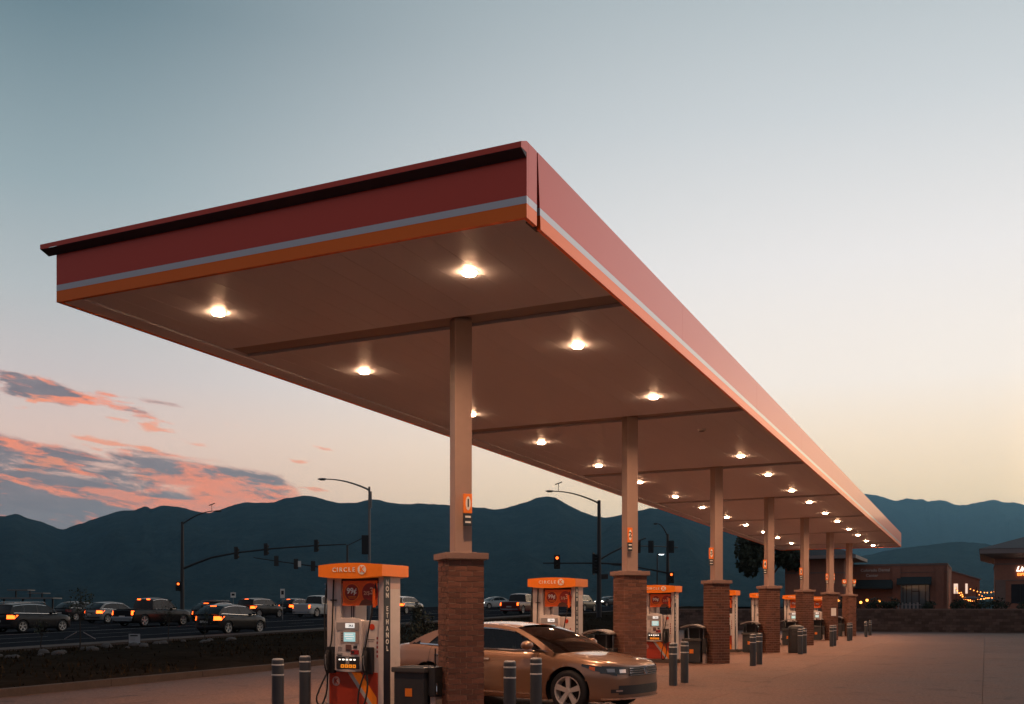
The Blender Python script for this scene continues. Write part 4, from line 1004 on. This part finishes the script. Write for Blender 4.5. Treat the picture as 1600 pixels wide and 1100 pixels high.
def cobra(t, z, H, dx, dz, m=M_pole, lit=None, head=.75, cam_=False):
    n = 10; pts = [(dx*a, 0, H-z-.25+(dz+.25)*math.sin(a*math.pi/2)**.9) for a in [i/n for i in range(n+1)]]
    MB().tube(pts, [.075-.035*i/n for i in range(n+1)], 8).build('lamp_arm', m, t, smooth=60)
    s = 1 if dx > 0 else -1; e = pts[-1]
    hd = MB().ball((e[0]+s*head*.45, 0, e[2]+.01), .5, 12, 6, (head, .30, .16)).build('lamp_head', m, t, smooth=60)
    MB().box(e[0]+s*head*.15-.05, e[0]+s*head*.7, -.10, .10, e[2]-.085, e[2]-.065).build('lamp_lens', lit or mat('lamp_glass_off', (.15, .15, .15), .2), hd)
    if cam_:
        k = pts[-2]; c_ = MB().tube([(k[0], 0, k[2]), (k[0], 0, k[2]+.65)], .025, 6).build('sensor_mast', m, t)
        MB().box(k[0]-.30, k[0]+.32, -.04, .04, k[2]+.62, k[2]+.70, Matrix.Translation((k[0], 0, k[2]+.66)) @ Matrix.Rotation(.35*-1, 4, 'Y') @ Matrix.Translation((-k[0], 0, -k[2]-.66))).build('sensor', m, c_)
def mast(t, z, pts, r0=.11, r1=.05, m=M_pole):
    P = [Vector(p)-Vector((0, 0, z)) for p in pts]
    return MB().tube(P, [r0+(r1-r0)*i/(len(P)-1) for i in range(len(P))], 8).build('mast_arm', m, t, smooth=60)
def poles():
    G = 'street lamps and signal poles'
    t, z = pole('signal_pole', 'dark signal pole with long curved mast arm and lamp arm, behind the street queue', 'signal pole', -32.2, 100, 10.1, .16, group=G)
    cobra(t, z, 10.1, 3.2, 1.05, cam_=True)
    mast(t, z, [(.0, 0, 5.5), (1.2, 0, 6.0), (2.8, 0, 6.6), (5.4, 0, 7.1), (9, 0, 7.5), (13, 0, 7.78), (16, 0, 7.9)], .12, .06)
    for dx, zz in ((5.3, 7.05), (8.2, 7.40), (13.1, 7.75)): signal_head(t, (dx, -.1, zz-z), math.pi-.6)
    signal_head(t, (-.35, -.1, 3.8-z), .2, lit=0, h=.7)
    t, z = pole('signal_pole', 'far signal pole with a thin mast arm reaching left, behind the nearest dispenser sign', 'signal pole', -19.3, 120, 9.1, .13, group=G)
    mast(t, z, [(0, 0, 6.1), (-4, 0, 6.6), (-8, 0, 7.15), (-11, 0, 7.6)], .10, .05)
    for dx, zz in ((-8.3, 7.2), (-6.0, 6.85), (-4.0, 6.6)): signal_head(t, (dx, -.1, zz-z), math.pi+.4)
    MB().box(-5.75, -5.40, -.15, -.12, 6.5-z, 7.2-z).build('signal_plate', mat('white_sign_print', (.8, .78, .72), .4), t)
    mast(t, z, [(0, 0, 9.0), (1.0, 0, 9.5), (2.2, 0, 10.1)], .06, .05)
    t, z = pole('street_lamp', 'grey street lamp with a single arm pointing left, above the nearest fuel dispenser', 'street lamp', -10.45, 75, 10.55, .10, M_galv, G)
    cobra(t, z, 10.55, -3.1, .55, M_galv)
    MB().box(-.55, -.05, -.12, .12, 5.6-z, 7.0-z).build('signal_head', M_sig, t, bevel=.03); MB().box(.05, .18, -.06, .06, 9.0-z, 10.2-z).build('antenna', M_galv, t)
    t, z = pole('signal_pole', 'dark signal pole with lamp arm and lit red signal, left of the second column', 'signal pole', 7.14, 84, 10.5, .17, group=G)
    cobra(t, z, 10.5, -3.7, .75, cam_=True)
    mast(t, z, [(2.2, 0, 5.25), (0, 0, 5.35), (-2.4, 0, 5.35), (-4.6, 0, 5.36)], .09, .05)
    signal_head(t, (-3.45, -.15, 5.45-z), 0, lit=0, h=.95)
    for dz_ in (5.7, 4.9): signal_head(t, (-.42, -.12, dz_-z), 1.2, h=.8)
    MB().box(.15, .75, -.05, .05, 4.05-z, 4.45-z).build('hanging_box', M_sig, t, bevel=.02)
    mast(t, z, [(0, 0, 5.6), (1.0, .3, 6.2), (2.4, .8, 6.9), (4, 1.5, 7.5)], .08, .06)
    t, z = pole('signal_pole', 'dark signal pole with hooked lamp and three signal heads, right of the second column', 'signal pole', 15.2, 100, 8.9, .15, group=G)
    cobra(t, z, 8.9, -.95, 1.0, head=.5)
    mast(t, z, [(-4.5, 0, 7.75), (-1, 0, 7.72), (1.0, 0, 7.6)], .05, .07, M_galv)
    for dx in (-2.9, -1.65, .35): signal_head(t, (dx, -.14, 7.65-z), math.pi-.3, h=1.0)
    mast(t, z, [(0, 0, 5.1), (-1.2, 0, 5.35), (-3.2, 0, 5.7), (-5.5, 0, 5.9)], .10, .05)
    signal_head(t, (.32, -.15, 4.65-z), 0, lit=0, h=.9)
    t, z = pole('street_lamp', 'street lamp with a bright white lit head, among the signal heads', 'street lamp', 15.6, 110, 7.45, .08, group=G)
    cobra(t, z, 7.45, .12, .05, lit=mat('lit_street_lamp', (.9, .9, .9), .3, emit=((.85, .93, 1.0), 14)), head=.8)
    # small signs
    sp = mat('white_sign_print', (.8, .78, .72), .4)
    for X, Y, zz, w, h, l in ((-22.6, 83, 2.72, .42, .42, 'small square pale sign on a post, left of the tall pale sign by the street'), (-18.6, 83, 2.85, .36, .75, 'small tall pale sign on a post beyond the far SUV')):
        u, v, z = ground_at(X, Y); t = thing('road_sign', l, 'sign', (X, Y, z), 0, 'small road signs')
        MB().cyl((0, .04, 0), (0, .04, zz-z+.3), .03, n=6).build('post', M_galv, t); pn = MB().box(-w/2, w/2, -.01, .01, zz-z-h/2, zz-z+h/2).build('sign_panel', sp, t)
        MB().box(-w*.3, w*.3, -.014, -.011, zz-z-h*.12, zz-z+h*.3).build('sign_print', M_black, pn)
    u, v, z = ground_at(-13.9, 37.7); z = .28
    t = thing('yard_sign', 'small white yard sign standing in the grassy verge', 'sign', (-13.9, 37.7, z-.15), .1)
    pn = MB().box(-.20, .20, -.008, .008, .22, .56).build('sign_panel', mat('yard_sign_white', (.42, .44, .46), .5), t)
    MB().box(-.15, .12, -.0115, -.009, .47, .52).build('sign_print', M_black, pn); 
    for zz in (.40, .33): MB().box(-.16, .02, -.0115, -.009, zz, zz+.025).build('sign_print', mat('dispenser_grey', (.30, .29, .29), .4), pn)
    for s in (-.12, .12): MB().cyl((s, 0, 0), (s, 0, .22), .006, n=5).build('wire_leg', M_galv, t)
    # open-sided shelter across the street
    u, v, z = ground_at(-41.0, 88)
    t = thing('street_shelter', 'open shelter with stacked flat roofs across the street, above the left SUV', 'shelter', (-41.0, 88, z), .05)
    MB().box(-3.2, 1.9, -1.0, 1.0, 1.85, 1.97).build('lower_roof', M_galv, t); MB().box(-2.0, -.3, -.8, .8, 2.55, 2.65).build('upper_roof', M_galv, t); MB().box(-.3, 1.0, -.8, .8, 2.30, 2.38).build('upper_roof', M_galv, t)
    for x in (-2.6, -1.0, .8, 1.5): MB().box(x-.06, x+.06, -.06, .06, 0, 1.85).build('post', M_pole, t)
    for x in (-1.6, -.4, .6): MB().box(x-.05, x+.05, -.05, .05, 1.97, 2.55 if x < -.2 else 2.30).build('post', M_pole, t)
poles()

# ================================================================== RETAINING WALL, BUILDINGS
def built():
    blk = mat('wall_block', (.15, .095, .072), .9, noise_=(3, .3), bump=(18, .6, .02), island=.35)
    t = thing('retaining_wall', 'long low block retaining wall along the back of the forecourt', 'wall', C0, RZ)
    MB().box(-19, 46, 67.08, 67.4, -.4, 1.50).build('core', mat('wall_core', (.08, .05, .04), .9), t)
    st = MB(); h = .20
    for c in range(8):
        x = -19-(.22 if c % 2 else 0)
        while x < 46:
            l = .45
            st.box(x+.008, x+l-.008, 66.98-random.uniform(0, .025)+c*.008, 67.3, -.08+c*h+.006, -.08+(c+1)*h-.006); x += l
    st.build('block_courses', blk, t, kind='stuff')
    x = -19
    cp = MB().box(-.445, .445, -.19, .19, 0, .09).mesh('cap_stone', mat('wall_cap', (.22, .15, .12), .85, noise_=(3, .2), obj_rand=.15), bevel=.012)
    while x < 30:
        link(cp, 'cap_stone', t, (x+.45, 67.2, 1.525)); x += .9
    # terrace behind
    MB().box(-22, 120, 67.4, 190, -.4, 1.45).build('terrace', mat('terrace_soil', (.06, .05, .035), .95, noise_=(1, .4)), loc=C0, rz=RZ, kind='structure')
    brick = mat('far_brick', (.38, .165, .11), .85, noise_=(3, .22), bump=(14, .3, .02)); stone = mat('far_stone', (.26, .17, .14), .85, noise_=(3, .2)); roofm = mat('slate_roof', (.085, .080, .085), .8, noise_=(3, .2), bump=(9, .3, .02))
    fas = mat('roof_fascia', (.30, .245, .235), .6); awn = mat('dark_awning', (.035, .05, .05), .7); frame = mat('window_frame_dark', (.015, .018, .02), .4)
    gl = mat('shop_glass', (.12, .155, .17), .08, spec=.9); let = mat('sign_letter_pale', (.70, .60, .54), .5)
    lamp_on = mat('lit_globe', (.9, .6, .2), .3, emit=((1, .36, .06), 4.5))
    # brick shop, seen beyond the last columns
    t = thing('shop_building', 'long low brick shop with dark awnings and a tall glass entrance', 'building', (36.48, 101.94, 1.2), RZ)
    MB().box(-7.0, 6.3, 0, 14, 0, 4.65).build('wall', brick, t); MB().box(-7.05, 6.35, -.06, 14, 4.65, 4.85).build('parapet', stone, t)
    MB().box(-7.02, 6.32, -.04, .0, 3.96, 4.02).build('string_course', stone, t)
    for x in (-2.75, 5.6, 1.62): MB().box(x-.35, x+.45, -.18, 0, 0, 4.6).build('pilaster', brick, t)
    w = MB().box(1.95, 4.75, -.05, .1, .35, 2.75).build('window', gl, t)
    for x in (1.95, 2.30, 2.62, 3.1, 3.75, 4.35, 4.72): MB().box(x-.04, x+.04, -.09, -.04, .35, 2.78).build('mullion', frame, w)
    MB().box(1.9, 4.8, -.09, -.04, 2.72, 2.80).build('mullion', frame, w)
    d = MB().box(3.12, 3.78, -.07, .05, .1, 2.10).build('door', gl, t); MB().box(3.08, 3.82, -.11, -.06, 2.08, 2.16).build('door_frame', frame, d)
    for x in (3.10, 3.80): MB().box(x-.03, x+.03, -.11, -.06, .1, 2.1).build('door_frame', frame, d)
    for x0, x1, z0, z1 in ((-2.1, 1.36, 2.5, 3.3), (1.75, 4.9, 2.85, 3.55)):
        MB().add([(x0, 0, z1), (x1, 0, z1), (x1, -1.0, z0), (x0, -1.0, z0), (x1, -1.0, z0-.12), (x0, -1.0, z0-.12), (x0, 0, z0-.12), (x1, 0, z0-.12)], [(0,3,2,1), (3,5,4,2), (0,6,5,3), (1,2,4,7), (5,6,7,4)]).build('awning', awn, t)
    ww = MB().box(-5.2, -2.6, -.03, .05, .9, 2.15).build('window', mat('dim_window', (.03, .03, .035), .1), t)
    for x in (-4.3, -3.45): MB().box(x-.03, x+.03, -.06, -.02, .9, 2.15).build('mullion', frame, ww)
    text('Colorado Dental', .40, let, t, (-.3, -.10, 4.24), bold=.02); text('Center', .40, let, t, (-.6, -.10, 3.72), bold=.02)
    for x, z in ((-2.95, 0.82), (-2.35, 1.02), (-1.2, .92)):
        q = thing('globe_lamp', f'small lit amber globe lamp on a post by the brick shop, {"leftmost" if x < -2.9 else "smallest" if x < -2 else "rightmost"} of three', 'lamp', (36.4+x, 98.2, 1.4), 0, 'globe lamps by the brick shop')
        MB().cyl((0, 0, 0), (0, 0, z-.1), .03, n=6).build('post', M_pole, q); MB().ball((0, 0, z), .13, 10, 6).build('globe', lamp_on, q, smooth=80)
    for X, Y, z in ((29.0, 92, 1.2), (29.35, 92, .95)):
        q = thing('globe_lamp', f'{"brighter" if z > 1 else "fainter"} lit yellow globe lamp showing between the last two brick columns', 'lamp', (X, Y, 1.4), 0, 'globe lamps by the last columns')
        MB().cyl((0, 0, 0), (0, 0, z-.05), .03, n=6).build('post', M_pole, q); MB().ball((0, 0, z), .14 if z > 1 else .09, 10, 6).build('globe', lamp_on, q, smooth=80)
    # hipped pavilion at its left end
    t = thing('pavilion', 'brick pavilion with a wide hipped roof, behind the last canopy columns', 'building', (29.1, 96.9, 1.2), RZ)
    MB().box(-3.2, 2.2, 0, 8, 0, 5.1).build('wall', brick, t); MB().box(-3.24, 2.24, -.05, 8, 3.75, 3.87).build('string_course', stone, t)
    MB().box(-4.4, 3.4, -1.2, 9.2, 5.1, 5.42).build('eave_fascia', fas, t)
    MB().add([(-4.4,-1.2,5.42),(3.4,-1.2,5.42),(3.4,9.2,5.42),(-4.4,9.2,5.42),(-.5,2.6,7.0),(-.5,5.4,7.0)], [(0,1,4),(1,2,5,4),(2,3,5),(3,0,4,5)]).build('roof', roofm, t)
    # restaurant with hipped roof at the right edge
    t = thing('restaurant', 'brick restaurant with hipped roof and lit script sign, at the right edge', 'building', (43.4, 92, 1.2), RZ)
    MB().box(0, 17, 0, 13, 0, 5.35).build('wall', brick, t); MB().box(-.06, 17, -.06, 13, 4.35, 4.48).build('string_course', stone, t); MB().box(.0, 17.05, -.05, 13, 2.9, 3.0).build('string_course', stone, t)
    for x in (.45, 3.4, 6.5): MB().box(x-.4, x+.4, -.16, 0, 0, 2.9).build('pilaster', stone, t)
    ww = MB().box(1.3, 2.8, -.04, .05, .9, 2.6).build('window', mat('dim_window', (.03, .03, .035), .1), t); MB().box(2.0, 2.08, -.07, -.03, .9, 2.6).build('mullion', frame, ww)
    ef = MB().add([(-1.25,-1.25,5.75),(18.2,-1.25,5.75),(18.2,14.2,5.75),(-1.25,14.2,5.75),(-1.25,-1.25,5.32),(18.2,-1.25,5.32),(18.2,14.2,5.32),(-1.25,14.2,5.32),(0,0,4.9),(17,0,4.9),(17,13,4.9),(0,13,4.9)], [(0,1,2,3),(0,4,5,1),(1,5,6,2),(2,6,7,3),(3,7,4,0),(4,8,9,5),(5,9,10,6),(6,10,11,7),(7,11,8,4)]).build('eave_fascia', fas, t)
    MB().add([(-1.3,-1.3,5.76),(18.25,-1.3,5.76),(18.25,14.3,5.76),(-1.3,14.3,5.76),(4.6,6.4,7.75),(12.5,6.4,7.75)], [(0,1,5,4),(1,2,5),(2,3,4,5),(3,0,4)]).build('roof', roofm, t)
    sg = text('Limon', .62, mat('lit_script_sign', (.9, .85, .8), .4, emit=((1, .86, .72), 3.0)), t, (1.68, -.10, 3.94), align='LEFT', shear=.35, bold=.02, name='script_sign')
    text('ESPRESSO', .33, mat('lit_orange_sign', (.9, .3, .05), .4, emit=((1, .27, .05), 2.6)), t, (1.78, -.10, 3.46), align='LEFT', bold=.03, name='block_sign')
    # low wing and patio between them
    t = thing('low_wing', 'low brick wing stepping down behind the patio string lights', 'building', (50.0, 114, 1.2), -.25)
    MB().add([(-1.8,0,0),(1.9,0,0),(1.9,0,3.7),(-1.8,0,4.9),(-1.8,7,0),(1.9,7,0),(1.9,7,3.7),(-1.8,7,4.9)], [(0,1,2,3),(5,4,7,6),(0,4,5,1),(1,5,6,2),(3,2,6,7),(4,0,3,7)]).build('wall', brick, t)
    MB().add([(-1.9,-.15,4.98),(2.05,-.15,3.72),(2.05,7,3.72),(-1.9,7,4.98),(-1.9,-.15,4.86),(2.05,-.15,3.60),(2.05,7,3.60),(-1.9,7,4.86)], [(0,1,2,3),(0,4,5,1),(1,5,6,2)]).build('roof', fas, t)
    for x, w_ in ((-.55, .42), (.55, .22)): MB().box(x-w_/2, x+w_/2, -.05, .05, 2.1, 3.2).build('lit_window', mat('lit_window_pale', (.8, .7, .6), .4, emit=((1, .72, .55), .9)), t)
    t = thing('string_lights', 'swags of warm bulbs strung over the patio between the two brick buildings', 'string lights', (46.0, 104, 1.2))
    bulb = MB().ball((0, 0, 0), .055, 8, 5).mesh('bulb', mat('lit_bulb', (.9, .6, .3), .3, emit=((1, .28, .05), 5)), smooth=80)
    runs = [((-.9, 0, 2.55), (1.2, 1.5, 1.35)), ((-.6, .5, 2.35), (2.3, 3, 1.25)), ((1.3, 0, 1.45), (2.95, -2, 2.6)), ((1.5, 1, 1.5), (2.9, -2, 2.35)), ((1.5, 2, 2.5), (3.0, -1.5, 2.4)), ((-.2, .3, 2.1), (.9, 2, 1.6)), ((1.9, 1, 1.9), (2.9, -2, 1.9))]
    for a, b in runs:
        a, b = Vector(a), Vector(b); pts = [a.lerp(b, i/9)-Vector((0, 0, .35*4*(i/9)*(1-i/9))) for i in range(10)]
        w = MB().tube(pts, .012, 5).build('cable', M_black, t)
        for p in pts[::1]: link(bulb, 'bulb', t, p+Vector((random.uniform(-.05, .05), 0, -.05)))
    for p in ((-.9, 0, 0), (1.35, .4, 0), (2.95, -2, 0)): MB().cyl(p, (p[0], p[1], 2.65), .04, n=6).build('post', M_pole, t)
    for X, Y, z, s_, l in ((46.2, 103, 1.55, 1.2, 'pale flat patio umbrella, left of the pair under the string lights'), (47.6, 101, 1.7, 1.4, 'dusky flat patio umbrella, right of the pair under the string lights')):
        q = thing('patio_umbrella', l, 'umbrella', (X, Y, 1.3), 0, 'patio umbrellas')
        MB().lathe([(s_*.75, z-.28), (s_*.70, z-.16), (s_*.2, z), (1e-6, z+.02)], (0,0,0), 8).build('canopy', mat('umbrella_cloth', (.30, .28, .30), .8), q); MB().cyl((0, 0, 0), (0, 0, z), .025, n=6).build('pole', M_pole, q)
    # slatted gate on the wall
    t = thing('picket_gate', 'short pale picket gate standing on top of the retaining wall', 'gate', (32.3, 84.0, 1.40), -.2)
    for i in range(7): MB().box(-.95+i*.3, -.80+i*.3, -.02, .02, 0, .72-(.06 if i % 2 else 0)).build('picket', mat('picket_paint', (.30, .26, .25), .6), t)
    MB().box(-1.0, 1.2, .02, .05, .5, .57).build('rail', mat('picket_paint', (.30, .26, .25), .6), t)
built()

# ================================================================== TREES AND SHRUBS
leafm = mat('dark_leaf', (.040, .050, .030), .8, island=.45); barkm = mat('dark_bark', (.045, .034, .028), .9, noise_=(6, .3))
ev = mat('evergreen_leaf', (.028, .042, .032), .8, island=.45); dry = mat('dry_shrub_leaf', (.11, .065, .035), .85, island=.5)
def crown_mesh(blobs, n, s, seed, hang=0.):
    rnd = random.Random(seed); m = MB()
    tot = sum(b[3] for b in blobs)
    for (c, r, sq, w) in blobs:
        for i in range(int(n*w/tot)):
            d = Vector((rnd.gauss(0, 1), rnd.gauss(0, 1), rnd.gauss(0, 1))).normalized()
            rad = r*(rnd.random()**.45)
            q = Vector(c)+Vector((d.x*rad*sq[0], d.y*rad*sq[1], d.z*rad*sq[2]))
            if noise.noise(q*(.9/s**.35)) < -.16: continue
            a = Vector((rnd.gauss(0, 1), rnd.gauss(0, 1), rnd.gauss(0, 1))).normalized(); b = a.cross(d+Vector((.01, 0, 0))).normalized()
            l = s*rnd.uniform(.6, 1.5); b *= l*.5
            m.add([q-a*l*.6, q+b*.8, q+a*l*.6, q-b*.8], [(0,1,2,3)])
    return m
def limbs(base, tips, r0, seed):
    rnd = random.Random(seed); m = MB(); b = Vector(base[0]); top = Vector(base[1])
    m.tube([b, b.lerp(top, .5)+Vector((rnd.uniform(-.1, .1), 0, 0)), top], [r0*1.2, r0, r0*.75], 9)
    for tp in tips:
        tp = Vector(tp); mid = top.lerp(tp, .5)+Vector((0, 0, .12*(tp-top).length))
        m.tube([top, mid, tp], [r0*.55, r0*.35, r0*.08], 6)
        for k in range(3):
            e = mid.lerp(tp, .4)+Vector((rnd.gauss(0, 1), rnd.gauss(0, 1), rnd.gauss(0, .6)))*(tp-top).length*.25
            m.tube([mid, e], [r0*.2, r0*.04], 5)
    return m
def trees():
    t = thing('broadleaf_tree', 'large dark broad tree behind the far left end of the canopy', 'tree', (24.4, 97, .6))
    limbs([(0, 0, 0), (0, 0, 3.8)], [(-2.2, 0, 7), (-1, 1, 8.5), (1.4, 0, 7.2), (2.2, .5, 6.0), (.3, -.6, 9)], .22, 3).build('trunk', barkm, t)
    crown_mesh([((-1.9, 0, 6.4), 1.6, (.9, 1, 1.55), 3), ((-.6, 0, 8.6), 2.0, (1.2, 1, 1), 3), ((1.3, 0, 6.6), 1.6, (1.1, 1, 1.1), 2.6), ((2.5, .3, 5.8), 1.1, (1.1, 1, 1.2), 1.5), ((-2.2, 0, 5.0), .9, (.8, 1, 1), .7), ((2.2, 0, 8), 1.5, (1, 1, 1), 1.5)], 11000, .30, 5).build('crown', leafm, t)
    t = thing('juniper_shrub', 'dark bushy evergreen between the nearest dispenser and the first brick column', 'shrub', (-3.1, 33.5, .1))
    limbs([(0, 0, 0), (0, 0, .4)], [(-.3, 0, 1.0), (.3, 0, 1.0), (0, 0, 1.6)], .05, 4).build('trunk', barkm, t)
    crown_mesh([((-.1, 0, .6), .62, (1, 1, .9), 2), ((.15, 0, 1.05), .48, (.9, 1, 1), 1.5), ((.35, 0, .5), .5, (1, 1, .8), 1), ((0, 0, 1.42), .28, (.7, .7, 1.1), .6)], 1500, .085, 8).build('crown', ev, t)
    # staked saplings on the verge
    for i, (X, Y, h, l) in enumerate(((-15.4, 36.5, 2.35, 'largest staked sapling in the verge, with pale brace stakes'), (-12.75, 38, 1.9, 'thin bare sapling in the verge, right of the yard sign'), (-12.0, 40, 1.7, 'thin bare sapling, rightmost of the row in the verge'), (-16.3, 35.5, 1.2, 'short bare sapling left of the staked one in the verge'))):
        t = thing('sapling', l, 'tree', (X, Y, .12), 0, 'saplings in the verge')
        m = limbs([(0, 0, 0), (0, 0, h*.45)], [(-.25, .1, h*.8), (.2, -.1, h*.85), (.03, 0, h), (-.1, -.2, h*.7), (.3, .1, h*.65)], .022 if i == 0 else .016, 10+i); m.build('trunk', barkm, t)
        crown_mesh([((0, 0, h*.72), h*.26, (.95, .9, 1.1), 1)], 520 if i == 0 else 90, .06, 20+i).build('crown', leafm, t)
        if i == 0:
            for s in (-1, 1): MB().cyl((s*.55, 0, .42), (s*.12, 0, .66), .016, n=6).build('stake', mat('picket_paint', (.30, .26, .25), .6), t)
    # shrubs on the bank behind the second island and along the terrace
    for i in range(9):
        a = i/8; X = 5.2+3.2*((i*37 % 10)/10)+a*1.2; Y = 47+i*2.6
        u, v, z = ground_at(X, Y)
        t = thing('dry_shrub', '', 'shrub', (X, Y, .12), i, 'dry shrubs on the bank behind the second dispenser')
        t['label'] = f'low dry shrub on the bank behind the second dispenser, {ORD[i]} from the forecourt'
        crown_mesh([((0, 0, .35), .42, (1.2, 1.1, .9), 1)], 420, .08, 40+i).build('foliage', dry if i % 3 else leafm, t)
        limbs([(0, 0, 0), (0, 0, .2)], [(-.3, 0, .7), (.3, .1, .65), (0, -.2, .8)], .02, i).build('stem', barkm, t)
    names = ['left of the picket gate', 'right of the picket gate', 'below the glass entrance', 'below the right pilaster of the brick shop', 'below the low wing', 'below the patio umbrellas', 'at the left corner of the restaurant', 'below the restaurant pilasters', 'under the lit script sign', 'behind the last column', 'behind the farthest bollard']
    spots = [(29.6, 83.5), (34.0, 83.5), (36.8, 84), (38.6, 84.5), (40.4, 85), (42.6, 85), (43.6, 84), (45.6, 83.5), (47.6, 83), (27.4, 84), (31.0, 83.6)]
    for i, ((X, Y), n_) in enumerate(zip(spots, names)):
        t = thing('hedge_shrub', f'dark rounded shrub on the terrace {n_}', 'shrub', (X, Y, 1.42), i*.7, 'shrubs on the terrace behind the wall')
        h = random.uniform(.5, .8)
        crown_mesh([((0, 0, h*.75), h*.95, (1.35, 1.2, .85), 1), ((.6, .2, h*.6), h*.7, (1.2, 1, .8), .6)], 900, .13, 60+i).build('foliage', leafm, t)
        limbs([(0, 0, 0), (0, 0, .2)], [(-.4, 0, h), (.4, .1, h), (0, -.2, h*1.2)], .03, i).build('stem', barkm, t)
trees()
